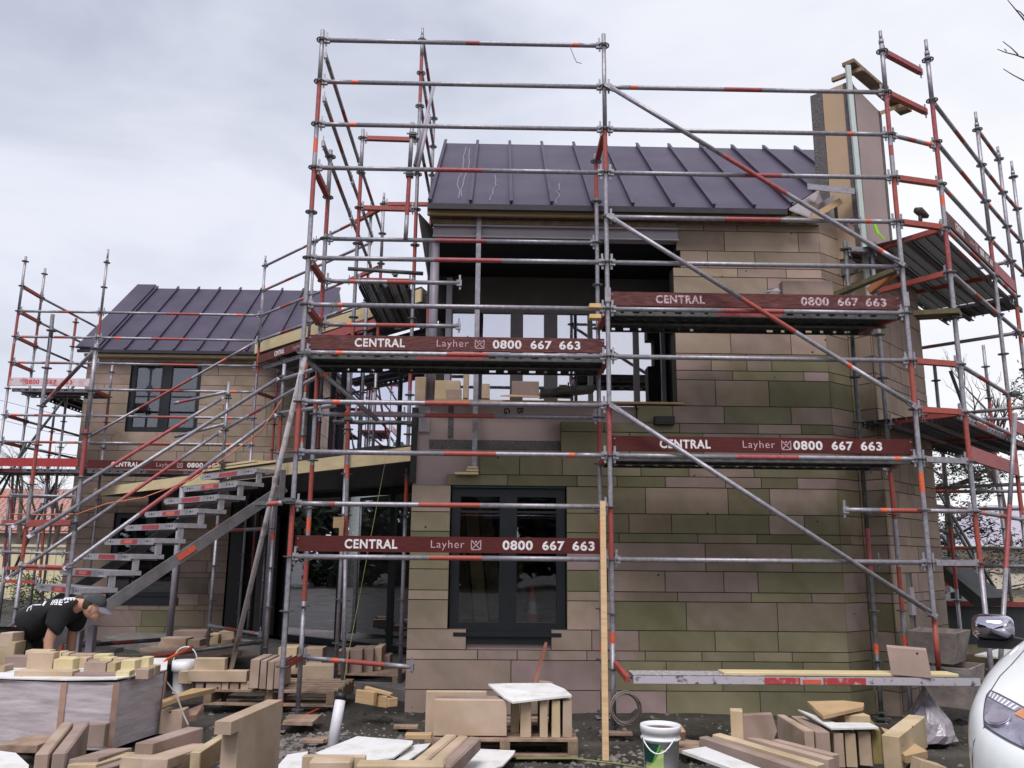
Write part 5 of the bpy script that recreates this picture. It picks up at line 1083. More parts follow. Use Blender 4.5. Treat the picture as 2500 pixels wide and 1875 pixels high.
MB().rings([Vector((c.x+.125*math.cos(t), c.y, c.z+.14*math.sin(t))) for t in [i*math.pi/12 for i in range(13)]], .006, 6).build('handle', WHITE, bk)
b = MB(); b.rings([at(x, y, Y=Y) for x, y, Y in ((394, 1626, .1), (405, 1612, .3), (430, 1598, .8), (470, 1580, 1.2))], .014, 8); tag(b.build('conduit', ORANGEP), 'orange conduit curving up from the corner of the wrapped bundle', 'conduit')
b = MB(); b.rings([at(x, y, Y=Y) for x, y, Y in ((402, 1658, -.2), (430, 1695, -.5), (448, 1745, -.9), (460, 1770, -1.1))], .008, 6); tag(b.build('cable', SNAKE), 'thin dirty rod leaning from the wrapped bundle to the soil', 'rod')
sheet([at(x, y, Y=Y) for x, y, Y in ((396, 1708, -.4), (470, 1680, .1), (526, 1680, .3), (440, 1700, -.3), (398, 1716, -.45))], -.04, 'pale board sloping right of the wrapped bundle', m=TIMBER, name='board', cat='plank')
face_block(393, 446, 1733, -.35, .16, .2, 'square block lying right of the wrapped bundle', group=GB)
sheet([at(x, y, Y=Y) for x, y, Y in ((448, 1736, -.2), (496, 1718, .1), (498, 1728, .1), (480, 1745, -.1), (450, 1750, -.25))], -.05, 'board with orange edge lying right of the square block', m=CARD, name='board', cat='plank')
for k, (x0, x1) in enumerate(((183, 197), (213, 230))): face_block(x0, x1, 1530+k*-3, 2.0, .1, .3, ['left', 'right'][k]+' of two thin lilac uprights behind the worker', name='stone_upright', m=PIPEC)
# ---- low trestle platform in front of the right bay
pf = thing('work_platform', 'mortar spattered steel platform plank on brackets in front of the right wall', 'platform', (4.6, -.46, .5))
SPAT = mat('spattered steel plank', (.52, .48, .53), .6, .2, .0, 13, c2=(.10, .09, .095), lo=.57, hi=.64)
deck(pf, (3.13, -.62, .575), (6.20, -.62, .575), (0, 1, 0), 1, red=False, edge=SPAT)
b = MB(); b.box(3.16, 6.17, -.626, -.621, .512, .574); b.build('side_rail', SPAT, pf)
b = MB(); b.box(3.16, 4.3, -.60, -.32, .577, .581); b.build('mortar_crust', mat('dried mortar', (.50, .46, .48), .95, 0, .0, 24, c2=(.16, .145, .15), bump=1.), pf)
RSP = mat('chipped red plank paint', (.42, .055, .05), .6, 0, .0, 25, c2=(.55, .45, .48), lo=.55, hi=.7)
b = MB(); b.box(4.29, 4.60, -.630, -.6265, .515, .57); b.build('red_marking', RSP, pf); MB().box(4.80, 5.17, -.630, -.6265, .515, .57).build('red_marking', RSP, pf)
b = MB(); b.box(4.62, 4.78, -.630, -.6265, .520, .555); b.build('label_sticker', TAPE, pf)
b = MB(); b.bar((3.09, -.02, .60), (3.115, -.60, .54), .04, .05); b.build('bracket', RED, pf); b = MB(); b.bar((6.16, -.02, .56), (6.18, -.60, .53), .04, .05); b.build('bracket', GALVD, pf)
block((3.95, -.50, .605), (6.02, -.46, .600), .20, .026, 'pale yellow plank lying along the steel work platform', name='plank', cat='plank', m=YELLOW)
p = at(2165, 1580, Y=-.55); q = at(2262, 1588, Y=-.62); d = q-p
o_ = MB().obox(p, d, (0.02, .05, .015), (.01, -.03, -.225)); tag(o_.build('stone_slab', BLOCK, None, loc=(p+q)/2-Vector((0, 0, .2))), 'pale slab leaning on the right end of the work platform', 'stone slab')
# ---- stones and bits on the loggia sill and the scaffold
for k, (a, c, y, dep, ht, lab) in enumerate(((1014, 1040, 920, .1, .27, 'leftmost tall slab on the loggia corner behind the column'), (1062, 1124, 928, .12, .25, 'wide tan block right of the round loggia column'), (1088, 1127, 950, .08, .13, 'small notched block in front of the wide tan block on the loggia sill'), (1131, 1145, 908, .1, .3, 'tall thin block beside the steel prop on the loggia sill'), (1176, 1196, 936, .1, .17, 'short thin block right of the steel prop on the loggia sill'), (1250, 1316, 930, .1, .17, 'square tan block in the middle of the loggia sill'))):
    p = at(a, y, Y=1.02); face_block(a, c, y, 1.02 if k else .95, dep, min(ht, p.z-3.287) if k else ht, lab, group=GB)
sheet([at(x, y, Y=Y) for x, y, Y in ((1222, 968, .98), (1270, 964, 1.1), (1395, 968, 1.1), (1395, 974, .98))], .012, 'thin pale board under the tan block on the loggia sill', m=TIMBER, name='board', cat='plank')
b = MB(); p, q = at(1318, 963, Y=.95), at(1450, 950, Y=.95); b.bar(p, q, .3, .05); tag(b.build('steel_plank', GALVD), 'grey steel plank lying on the loggia sill at right', 'plank')
face_block(1910, 2032, 684, .10, .12, .27, 'pale tan block standing on the upper right scaffold lift', group=GB)
sheet([at(x, y, Y=.12) for x, y in ((1865, 716), (1880, 710), (1900, 707), (1906, 716))], .02, 'white scrap beside the pale block on the upper right lift')
b = MB(); rs = random.Random(3)
c = at(2085, 542, Y=.72)
for k in range(8): b.poly([c+Vector((rs.uniform(-.14, .14), rs.uniform(-.1, .1), rs.uniform(-.05, .06))) for _ in range(3)])
tag(b.build('foil_scrap', CHROME), 'crumpled foil scrap on the block beside the chimney', 'foil')
b = MB(); b.bar(at(2135, 548, Y=.6), at(2145, 572, Y=.6), .012, .035); b.bar(at(2145, 570, Y=.6), at(2160, 585, Y=.6), .01, .02); tag(b.build('level_tool', mat('lime plastic', (.35, .75, .03), .5)), 'lime green tool hanging beside the pale green post', 'tool')
for k, (y, t) in enumerate(((740, .05), (766, .05))): face_block(1439, 1468, y, -.05, .1, .045, ['upper', 'lower'][k]+' yellow foam piece tied to the middle standard', name='foam_pad', cat='foam pad', m=mat('yellow foam', (.62, .42, .18), .8) if k == 0 else bpy.data.materials['yellow foam'])
b = MB(); p = at(814, 1262, Y=1.25); b.box(p.x, p.x+.12, p.y, p.y+.05, p.z-.12, p.z); b.box(p.x+.07, p.x+.115, p.y, p.y+.05, p.z-.24, p.z-.12); tag(b.build('notched_block', TIMBER), 'pale notched timber block hung on the thin standard by the entrance', 'timber block')
b = MB(); b.rings([at(x, y, Y=Y) for x, y, Y in ((1391, 112, -.03), (1402, 140, -.03), (1408, 152, -.03), (1420, 155, -.03))], .004, 5); tag(b.build('wire', CABLE), 'short curl of wire hanging from the top left rail', 'wire')
b = MB(); b.rings([at(x, y, Y=Y) for x, y, Y in ((692, 970, 2.4), (640, 1050, 2.4), (560, 1110, 2.2), (470, 1170, 1.6), (350, 1215, 1.2), (260, 1230, 1.0), (190, 1255, 1.3), (100, 1257, 2.2), (30, 1255, 3))], .008, 6); tag(b.build('extension_cord', ROPE), 'thin orange cord draped along the stair handrails', 'cord')
# man-sized things at the right: mixing troughs, wrapped bag, dark skip
def trough(pts, h, inset, label):
    """open trough: rim corners (front-left, front-right, back-right, back-left)"""
    P = [Vector(p) for p in pts]; c = sum(P, Vector())/4; B = [c+(p-c)*inset-Vector((0, 0, h)) for p in P]; I = [c+(p-c)*.90 for p in P]; IB = [c+(p-c)*inset*.9-Vector((0, 0, h-.03)) for p in P]
    b = MB()
    for k in range(4):
        j = (k+1) % 4; b.poly([B[k], B[j], P[j], P[k]]); b.poly([P[k], P[j], I[j], I[k]]); b.poly([I[k], I[j], IB[j], IB[k]])
    b.poly(B[::-1]); b.poly(IB); o = b.build('mortar_trough', MORTG, None, loc=c-Vector((0, 0, h))); return tag(o, label, 'trough', 'mortar troughs by the right corner')
q = [at(2290, 1568, Y=.1), at(2368, 1556, Y=.15), at(2372, 1552, Y=.75), at(2215, 1536, Y=.9)]
q = [at(2214, 1540, Y=.55), at(2335, 1568, Y=.25), at(2372, 1556, Y=.75), at(2244, 1533, Y=1.05)]
zr = q[0].z
for v in q: v.z = zr
trough(q, .30, .74, 'upper mortar trough stacked by the red standard at right'); trough([v+Vector((.10, -.02, -.33)) for v in q], .38, .82, 'lower mortar trough under the upper one at right')
b = MB(); c = at(2262, 1752, Y=-.35); rs = random.Random(8)
rg = []
for z, r_ in ((0.0, .20), (.06, .215), (.16, .17), (.28, .10), (.38, .035), (.44, .012)):
    rg.append([Vector((c.x+r_*rs.uniform(.8, 1.15)*math.cos(t)*1.05-(.44-z)*-.02, c.y+r_*rs.uniform(.85, 1.1)*math.sin(t), z+.02+rs.uniform(-.012, .012))) for t in [2*math.pi*j/18 for j in range(18)]])
for r_ in rg: b.v += r_
for k in range(len(rg)-1):
    for j in range(18): b.face([k*18+j, k*18+(j+1) % 18, (k+1)*18+(j+1) % 18, (k+1)*18+j])
tag(b.build('plastic_bag', mat('wrinkled clear plastic', (.36, .32, .36), .22, 0, .3, 14, bump=.5, spec=.9)), 'gathered clear plastic bag sitting under the work platform', 'plastic bag')
sk = thing('skip_bin', 'dark grey steel bin standing behind the right corner of the house', 'skip', (9.6, 4.9, 0))
b = MB(); b.prism([(8.0, 4.4, 0), (9.6, 4.2, 0), (9.75, 4.2, .95), (8.0, 4.4, .98)], (.3, 1.4, 0)); b.build('bin_body', BLUEG, sk)
for z in (.25, .92): MB().obox((7.98, 4.37, z), (1.75, -.2, 0), (0, -.04, 0), (0, 0, .07)).build('rail', REDP, sk)
for k, (x0, y0, x1, y1, m_) in enumerate(((2305, 1425, 2370, 1421, ORANGEP), (2306, 1438, 2380, 1432, FOAM), (2455, 1460, 2500, 1470, TIMBER), (2460, 1490, 2500, 1478, mat('amber plastic', (.75, .28, .03), .5)))):
    p, q = at(x0, y0, Y=4.9), at(x1, y1, Y=5.2); tag(MB().bar(p, q, .2, .09).build('debris_board', m_), ['orange board lying on the dark bin', 'white board lying on the dark bin', 'timber scrap behind the car mirror', 'amber plastic scrap behind the car mirror'][k], 'debris')
sheet([at(x, y, Y=Y) for x, y, Y in ((2380, 1602, 2.2), (2470, 1580, 2.4), (2500, 1592, 2.4), (2470, 1612, 2.0))], .02, 'pale sheet lying behind the car mirror', m=FOAM)
tag(MB().box(7.3, 8.8, 2.4, 3.6, .02, .45).build('timber_crate', OLIVE), 'low dark timber crate behind the two thin tubes at right', 'crate')

# ================================================================== the worker
man = thing('person', 'worker in black T-shirt and grey cap bending over the stone bundle', 'person', (-2.75, .6, 0))
def skin_mesh(name, vs, es, rad, mats, root, sub=2):
    bm = bmesh.new(); ly = bm.verts.layers.skin.verify(); V = []
    for v, r_ in zip(vs, rad):
        k = bm.verts.new(Vector(v)-off_of(root)); k[ly].radius = (r_, r_) if not isinstance(r_, tuple) else r_; V.append(k)
    V[0][ly].use_root = True
    for a, c in es: bm.edges.new((V[a], V[c]))
    me = bpy.data.meshes.new(name); bm.to_mesh(me); bm.free(); o = bpy.data.objects.new(name, me); col.objects.link(o)
    m1 = o.modifiers.new('s', 'SKIN'); m1.use_smooth_shade = True; m2 = o.modifiers.new('u', 'SUBSURF'); m2.levels = m2.render_levels = sub
    dg = bpy.context.evaluated_depsgraph_get(); dg.update(); nm = bpy.data.meshes.new_from_object(o.evaluated_get(dg)); o.modifiers.clear(); o.data = nm
    nm.materials.clear()
    for m in mats: nm.materials.append(m)
    for p in nm.polygons: p.use_smooth = True
    o.parent = root; return o
pel = Vector((-2.80, .62, .76)); wai = Vector((-2.66, .61, .88)); che = Vector((-2.42, .60, 1.00)); nec = Vector((-2.22, .58, 1.055)); neb = Vector((-2.145, .57, 1.055)); hd = Vector((-2.055, .56, 1.035))
shR, shL = Vector((-2.30, .40, .99)), Vector((-2.30, .79, 1.01)); elR, elL = Vector((-2.36, .36, .73)), Vector((-2.38, .84, .73)); wrR, wrL = Vector((-2.33, .34, .50)), Vector((-2.36, .84, .50))
hiR, hiL = Vector((-2.80, .52, .72)), Vector((-2.80, .73, .72)); knR, knL = Vector((-2.52, .50, .43)), Vector((-2.55, .78, .43)); anR, anL = Vector((-2.80, .50, .08)), Vector((-2.78, .78, .08)); toR, toL = anR+Vector((.2, 0, -.05)), anL+Vector((.2, 0, -.05))
skin_mesh('body', [pel, wai, che, nec, neb, hd, shR, elR, wrR, shL, elL, wrL, hiR, knR, anR, toR, hiL, knL, anL, toL],
          [(0, 1), (1, 2), (2, 3), (3, 4), (4, 5), (2, 6), (6, 7), (7, 8), (2, 9), (9, 10), (10, 11), (0, 12), (12, 13), (13, 14), (14, 15), (0, 16), (16, 17), (17, 18), (18, 19)],
          [.12, .125, .13, .075, .055, .075, .065, .052, .036, .065, .052, .036, .09, .06, .042, .04, .09, .06, .042, .04], [SKIN], man)
skin_mesh('tshirt', [pel+Vector((.02, 0, .03)), wai, che, nec+Vector((-.03, 0, 0)), shR, (shR+elR*1.3)/2.3, elR+Vector((0, 0, .09)), shL, (shL+elL*1.3)/2.3, elL+Vector((0, 0, .09))], [(0, 1), (1, 2), (2, 3), (2, 4), (4, 5), (5, 6), (2, 7), (7, 8), (8, 9)],
          [(.17, .20), (.17, .20), (.18, .21), .10, .12, .11, .10, .12, .11, .10], [CLOTH], man)
skin_mesh('trousers', [pel, hiR, knR, anR+Vector((0, 0, .03)), hiL, knL, anL+Vector((0, 0, .03))], [(0, 1), (1, 2), (2, 3), (0, 4), (4, 5), (5, 6)], [.165, .125, .09, .07, .125, .09, .07], [CLOTH], man)
hm = Matrix.Translation(hd) @ Matrix.Rotation(R(24), 4, 'Y')               # head looks down and to the right
def ell(b, c, r_, m_, n=16, cut=None, mm=hm):
    prof = []
    for k in range(n+1):
        t = math.pi*k/n
        if cut and not (cut[0] <= t <= cut[1]): continue
        prof.append((math.sin(t), math.cos(t)))
    i0 = len(b.v)
    for s, z in prof:
        for j in range(20):
            a = 2*math.pi*j/20; b.v.append(mm @ Vector((c[0]+r_[0]*s*math.cos(a), c[1]+r_[1]*s*math.sin(a), c[2]+r_[2]*z)))
    for k in range(len(prof)-1):
        for j in range(20): b.face([i0+k*20+j, i0+(k+1)*20+j, i0+(k+1)*20+(j+1) % 20, i0+k*20+(j+1) % 20], True)
b = MB(); ell(b, (0, 0, 0), (.095, .078, .118), 0); ell(b, (.045, 0, -.055), (.055, .055, .06), 0); ell(b, (.098, 0, -.012), (.022, .014, .024), 0); ell(b, (.0, -.078, -.01), (.018, .012, .03), 0); ell(b, (.0, .078, -.01), (.018, .012, .03), 0); ell(b, (.09, 0, -.062), (.012, .022, .007), 0)
b.build('head', SKIN, man)
b = MB(); ell(b, (.083, -.03, .022), (.008, .010, .006), 0); ell(b, (.083, .03, .022), (.008, .010, .006), 0); b.build('eyes', BLACKP, man)
b = MB(); ell(b, (-.03, 0, .015), (.088, .082, .10), 0, cut=(.9, 2.3)); b.build('hair', HAIR, man)
cp = MB(); ell(cp, (-.005, 0, .045), (.108, .092, .088), 0, cut=(0, 1.62)); cap_o = cp.build('cap', CAP, man)
b = MB(); br = []
for s in (0, 1):
    for j in range(13):
        a = -1.25+2.5*j/12; br.append(hm @ Vector((.06+(.055+.085*s)*math.cos(a)*(1.0 if s else .7), (.088)*math.sin(a)*(1+.02*s), .045-.035*s-.01*math.sin(a)**2)))
i = len(b.v); b.v += br
for j in range(12): b.face([i+j, i+j+1, i+14+j, i+13+j], True)
b.build('brim', mat('lilac brim cloth', (.17, .155, .19), .8), cap_o)
for wr, s, nm in ((wrR, -1, 'r'), (wrL, 1, 'l')):
    pm = wr+Vector((.03, 0, -.06)); fv = [wr, pm]; fe = [(0, 1)]; fr = [.028, .034]
    for j, (dy, ln) in enumerate(((-.030, .06), (-.010, .072), (.010, .068), (.030, .052))):
        k = len(fv); fv += [pm+Vector((.015, dy, -.035)), pm+Vector((.03, dy, -.035-ln*.55)), pm+Vector((.02, dy, -.035-ln))]; fe += [(1, k), (k, k+1), (k+1, k+2)]; fr += [.011, .0095, .008]
    k = len(fv); fv += [pm+Vector((.03, -s*.03, .005)), pm+Vector((.06, -s*.04, -.03))]; fe += [(1, k), (k, k+1)]; fr += [.012, .009]
    skin_mesh('hand', fv, fe, fr, [SKIN], man, 1)
# print on the back of the shirt: worn white strokes and block letters
from mathutils.bvhtree import BVHTree
ts_ = [c for c in man.children if c.name.startswith('tshirt')][0]
bv = BVHTree.FromPolygons([v.co+off_of(man) for v in ts_.data.vertices], [tuple(p.vertices) for p in ts_.data.polygons])
def on_shirt(zx, zy):
    x, y = zx/5.53, 1350+zy/5.53; d = (at(x, y, Y=.6)-CAM).normalized(); h = bv.ray_cast(CAM, d)
    if h[0] is None: return None
    return h[0]+h[1]*(.004 if h[1].dot(d) < 0 else -.004)
sp = MB()
def stroke(pts, w_):
    for (x0, y0), (x1, y1) in zip(pts, pts[1:]):
        n_ = max(1, int(math.hypot(x1-x0, y1-y0)/22)); dx, dy = (y1-y0), -(x1-x0); l_ = math.hypot(dx, dy); dx, dy = dx/l_*w_/2, dy/l_*w_/2
        for k in range(n_):
            a0, b0, a1, b1 = x0+(x1-x0)*k/n_, y0+(y1-y0)*k/n_, x0+(x1-x0)*(k+1)/n_, y0+(y1-y0)*(k+1)/n_
            q = [on_shirt(a0-dx, b0-dy), on_shirt(a0+dx, b0+dy), on_shirt(a1+dx, b1+dy), on_shirt(a1-dx, b1-dy)]
            if all(v is not None for v in q): sp.poly(q)
for pts, w_ in (([(365, 790), (385, 745), (450, 705), (560, 700)], 12), ([(415, 775), (432, 722)], 10), ([(560, 655), (645, 650)], 18), ([(580, 712), (650, 615)], 22), ([(545, 640), (600, 625)], 16), ([(685, 705), (735, 615)], 10), ([(705, 705), (755, 618)], 10),
                ([(745, 640), (790, 640)], 12), ([(735, 668), (785, 668)], 12), ([(730, 695), (775, 697)], 12), ([(775, 640), (765, 697)], 12), ([(805, 640), (850, 640)], 14), ([(795, 668), (845, 670)], 14), ([(790, 697), (835, 700)], 14), ([(812, 640), (795, 700)], 14),
                ([(700, 600), (800, 590), (870, 592)], 22), ([(860, 640), (905, 600)], 26), ([(905, 640), (945, 602)], 26), ([(945, 642), (985, 606)], 26), ([(985, 640), (1015, 612)], 22), ([(875, 615), (1005, 612)], 16), ([(868, 675), (925, 660)], 14)):
    stroke(pts, w_)
    if pts[0] == (545, 640): sp.build('shirt_print', WHITE, man); sp = MB()
tp = sp.build('shirt_print', mat('white shirt print', (.72, .70, .76), .8), man)

# ================================================================== the white car
hx = Vector((-.742, -.670, 0)).normalized(); ZS = 1.136; rx = Vector((hx.y, -hx.x, 0))
CO = Vector((4.437, -4.915, 0))
car = thing('parked_car', 'white car with clear headlamps at the right edge of the picture', 'car', CO)
stn = [(0.0, .40, .60), (.05, .60, .70), (.16, .745, .79), (.36, .835, .875), (.70, .885, .955), (1.10, .905, 1.02), (1.45, .905, 1.06), (2.4, .905, 1.06), (3.6, .89, 1.04), (4.3, .84, .98), (4.5, .70, .80)]
prof = [(0, .015), (.5, .010), (.80, -.008), (.93, -.045), (.985, -.12), (1.0, -.22), (1.0, -.40), (.97, -.60), (.90, -.75)]
def interp(tab, x):
    for a, c in zip(tab, tab[1:]):
        if x <= c[0]:
            t = (x-a[0])/(c[0]-a[0]); 
            return [p+(q-p)*t for p, q in zip(a, c)]
    return list(tab[-1])
def cm(tab, x):
    """Catmull-Rom through the stations"""
    n = len(tab)
    for i in range(n-1):
        if x <= tab[i+1][0] or i == n-2:
            p0, p1, p2, p3 = tab[max(i-1, 0)], tab[i], tab[i+1], tab[min(i+2, n-1)]; t = (x-p1[0])/(p2[0]-p1[0])
            return [.5*((2*b_)+(-a_+c_)*t+(2*a_-5*b_+4*c_-d_)*t*t+(-a_+3*b_-3*c_+d_)*t**3) for a_, b_, c_, d_ in zip(p0, p1, p2, p3)]
pt = [(k/(len(prof)-1), *p) for k, p in enumerate(prof)]
def CS(d, t, s=1, k=0.):
    """point on the car skin: d metres behind the nose, t 0 = centre line .. 1 = sill, s side (1 = car's right)"""
    _, w_, z_ = cm(stn, d); _, f, dz = cm(pt, t); z = max(.2, ZS*(z_+dz*(1 if z_ > .9 else z_/.95)))
    return CO-hx*d+rx*(s*w_*f)+Vector((0, 0, z))
def CN(d, t, s=1):
    e = .01; a = CS(d+e, t, s)-CS(max(0, d-e), t, s); c = CS(d, min(1, t+e), s)-CS(d, max(0, t-e), s); n = a.cross(c).normalized()*s
    return n if n.dot(CS(d, t, s)-(CO-hx*2+Vector((0, 0, .4)))) > 0 else -n
b = MB(); ds = [.0, .015, .03, .05, .08, .12, .16, .22, .3, .4, .55, .7, .9, 1.1, 1.3, 1.45, 1.8, 2.4, 3.0, 3.6, 4.0, 4.3, 4.42, 4.5]; ts = [i/28 for i in range(29)]
for s in (1, -1):
    i0 = len(b.v)
    for d in ds: b.v += [CS(d, t, s) for t in ts]
    for i in range(len(ds)-1):
        for j in range(28): k = i0+i*29+j; b.face([k, k+1, k+30, k+29], True)
b.build('body', PAINT, car)
b = MB()
cab = [(1.42, .80, 1.20), (2.15, .66, 1.66), (3.3, .66, 1.68), (4.1, .78, 1.16)]
for (d0, w0, z0), (d1, w1, z1) in zip(cab, cab[1:]):
    b.poly([CO-hx*d0+rx*w0+Z(z0), CO-hx*d0-rx*w0+Z(z0), CO-hx*d1-rx*w1+Z(z1), CO-hx*d1+rx*w1+Z(z1)])
for s in (1, -1): b.poly([CO-hx*d+rx*(s*w_)+Z(z) for d, w_, z in cab]+[CO-hx*3.4+rx*s*.86+Z(1.18), CO-hx*1.6+rx*s*.86+Z(1.20)])
b.build('cabin', GLASSL, car)
for d in (.85, 3.55):
    for s in (1, -1):
        c = CO-hx*d+rx*(s*.80)+Z(.32); wh = MB(); wh.rings([c-rx*s*.1, c+rx*s*.1], .32, 24); o_ = wh.build('wheel', BLACKP, car); MB().rings([c+rx*s*.08, c+rx*s*.105], .2, 20).build('rim', CHROME, o_)
def seam(pts, m=None, w_=.004):
    b = MB()
    for p, q in zip(pts, pts[1:]): b.bar(p, q, w_, .003)
    return b
gap = mat('panel gap', (.03, .03, .033), .6)
seam([CS(d, t)+CN(d, t)*.0005 for d, t in ((.17, .37), (.185, .5), (.20, .62), (.22, .75))]).build('bumper_gap', gap, car)
seam([CS(d, t)+CN(d, t)*.0005 for d, t in ((.40, .298), (.57, .282), (.71, .262), (.86, .26), (1.1, .265), (1.4, .28))]).build('bonnet_gap', gap, car)
def lamp(fn, n0, m0, mat_, name, off, parent):
    b = MB(); 
    for i in range(n0+1):
        for j in range(m0+1):
            d, t = fn(i/n0, j/m0); b.v.append(CS(d, t)+CN(d, t)*off)
    for i in range(n0):
        for j in range(m0): k = i*(m0+1)+j; b.face([k, k+1, k+m0+2, k+m0+1], True)
    return b.build(name, mat_, parent)
def hl(u, v, g=0.):   # u 0 = inner end by the grille .. 1 = swept back tip; v 0 = top edge .. 1 = lower edge
    u2 = g+(1-2*g)*u; v2 = g+(1-2*g)*v; A, B_, C_, D_ = (.41, .30), (.17, .37), (.03, .18), (.11, .13)
    tp_, bt = [D_[i]+(A[i]-D_[i])*u2 for i in (0, 1)], [C_[i]+(B_[i]-C_[i])*u2 for i in (0, 1)]
    bw = .02*math.sin(math.pi*u2)
    return (tp_[0]+(bt[0]-tp_[0])*v2, tp_[1]+(bt[1]-tp_[1])*v2+bw*(2*v2-1))
HL = lamp(lambda u, v: hl(u, v), 18, 10, mat('dark lamp housing', (.12, .105, .135), .35, .3), 'headlight', .003, car)
lamp(lambda u, v: hl(u, v, .05), 18, 10, mat('smoked lamp bowl', (.42, .39, .47), .25, .6, .35, 9), 'lamp_bowl', .006, HL)
lamp(lambda u, v: hl(.52+.42*u, .07+.16*v), 10, 3, mat('ribbed reflector', (.55, .55, .60), .2, .7), 'reflector', .009, HL)
for k in range(8): lamp(lambda u, v, k=k: hl(.54+.05*k+.022*u, .08+.14*v), 2, 3, bpy.data.materials['white shirt print'], 'reflector_rib', .011, HL)
lamp(lambda u, v: hl(.20+.30*u, .08+.22*v), 8, 4, mat('amber indicator', (.62, .25, .12), .3, 0, .2, 12), 'indicator', .009, HL)
for (u, v, r_) in ((.62, .60, .052), (.22, .62, .050)):
    d, t = hl(u, v); c = CS(d, t)+CN(d, t)*.012; n = CN(d, t)
    b = MB(); b.rings([c-n*.01, c+n*.004], r_, 28); b.build('projector_ring', CHROME, HL)
    b = MB(); b.rings([c-n*.01, c+n*.008], r_*.84, 28); b.build('projector_lens', mat('projector glass', (.30, .27, .33), .08, .2, .2, 12, spec=.9), HL)
mc = at(2424, 1532, Y=-3.0); fx = (CAM-mc).normalized(); fx.z = 0; fx.normalize(); sx_ = Vector((-fx.y, fx.x, 0))
b = MB(); i0 = 0; W_, H_ = .112, .078
pr_ = [(-.02, 1.0), (.03, 1.0), (.07, .92), (.10, .74), (.118, .45), (.125, .0)]
for dpt, k in pr_:
    for j in range(28):
        a = 2*math.pi*j/28; cx_, sz = math.cos(a), math.sin(a); ex = lambda q: math.copysign(abs(q)**.55, q)
        b.v.append(mc+sx_*(ex(cx_)*W_*k*(1 if cx_ > 0 else 1))+Z(ex(sz)*H_*k*(.9 if sz < 0 else 1)-.0*cx_)+fx*dpt)
for k in range(len(pr_)-1):
    for j in range(28): q = k*28+j; b.face([q, k*28+(j+1) % 28, (k+1)*28+(j+1) % 28, q+28], True)
b.face(list(range(28))[::-1])
ms = b.build('mirror', CHROME, car)
b = MB(); b.obox(mc-sx_*.09-Z(.115)-fx*.06, sx_*.26, fx*.12, Z(.045)); b.bar(mc+sx_*.08-Z(.07), mc+sx_*.40-Z(.13), .1, .05); b.build('mirror_arm', BLACKP, ms)

# ================================================================== background
def bare_tree(name, base, h, seed, label, spread=.55, levels=5, r0=.12, group=None, lean=(0, 0), start=.25):
    rn = random.Random(seed); t = thing(name, label, 'tree', base, group); tr = MB(); br = MB()
    base = Vector(base)
    def grow(p, d, L_, r_, lv):
        n = 3; pts = [p]; q = p
        for k in range(n):
            d = (d+Vector((rn.uniform(-1, 1), rn.uniform(-1, 1), rn.uniform(-.5, .7)))*.17).normalized(); q = q+d*L_/n; pts.append(q)
        (tr if lv == levels else br).rings(pts, [r_*(1-.45*k/n) for k in range(n+1)], 6 if lv > 2 else 4, caps=False)
        if lv <= 0: return
        for k in range(rn.choice((2, 3, 3)) if lv > 1 else 3):
            a = rn.choice(pts[1:]) if lv < levels else pts[rn.choice((2, 3, 3))]
            nd = (d+Vector((rn.uniform(-1, 1), rn.uniform(-1, 1), rn.uniform(-.25, .75)))*spread*1.6).normalized()
            grow(a, nd, L_*rn.uniform(.55, .8), r_*.52, lv-1)
    grow(base, Vector((lean[0], lean[1], 1)).normalized(), h*start, r0, levels)
    tr.build('trunk', BARK, t); br.build('branches', BARK, t); return t
def leafy(name, base, h, w_, m, seed, label, n=1500, leaf=.22, cone=False, group=None, cat='tree', low=.15):
    rn = random.Random(seed); t = thing(name, label, cat, base, group); base = Vector(base)
    b = MB(); b.rings([base, base+Z(h*.5), base+Z(h*.9)], [h*.03, h*.02, h*.006], 7); 
    for k in range(9): a = rn.random()*6.28; z = h*rn.uniform(.25, .75); b.rings([base+Z(z), base+Vector((math.cos(a)*w_*.35, math.sin(a)*w_*.35, z+h*.08))], [h*.012, h*.004], 5)
    b.build('trunk', BARK, t)
    cl = []
    for k in range(int(14+h*3)):
        z = rn.uniform(low, .95); rr = (1-z)*.95+.08 if cone else math.sin(math.pi*(.12+.8*z))**.7
        a = rn.random()*6.28; q = rn.uniform(.35, 1)**.6; cl.append((Vector((math.cos(a)*w_*.5*rr*q, math.sin(a)*w_*.5*rr*q, z*h)), rn.uniform(.10, .2)*w_))
    b = MB()
    for k in range(n):
        c, r_ = rn.choice(cl); v = Vector((rn.gauss(0, 1), rn.gauss(0, 1), rn.gauss(0, .8))).normalized()*r_*rn.random()**.4; p = base+c+v
        s = leaf*rn.uniform(.5, 1.2); a1 = Vector((rn.uniform(-1, 1), rn.uniform(-1, 1), rn.uniform(-.6, .6))).normalized()*s; a2 = Vector((rn.uniform(-1, 1), rn.uniform(-1, 1), rn.uniform(-1, .5))).normalized()*s*.6
        b.poly([p-a1*.5, p+a2*.4, p+a1*.6, p-a2*.4])
    b.build('crown', m, t); return t
bare_tree('bare_tree', at(40, 1420, Y=24), 9.5, 3, 'dense bare tree behind the far left scaffold', .62, 6, .16)
bare_tree('bare_tree', at(125, 1420, Y=27), 9, 8, 'bare tree with fine twigs just left of the left wing', .62, 6, .15)
bare_tree('bare_tree', at(2462, 1330, Y=16), 8.0, 12, 'bare tree with upright limbs behind the right scaffold', .42, 5, .13, start=.3)
leafy('conifer_tree', (19.5, 24, 0), 6.6, 4.6, LEAFD, 4, 'dark evergreen tree rising behind the right corner of the house', 9500, .17)
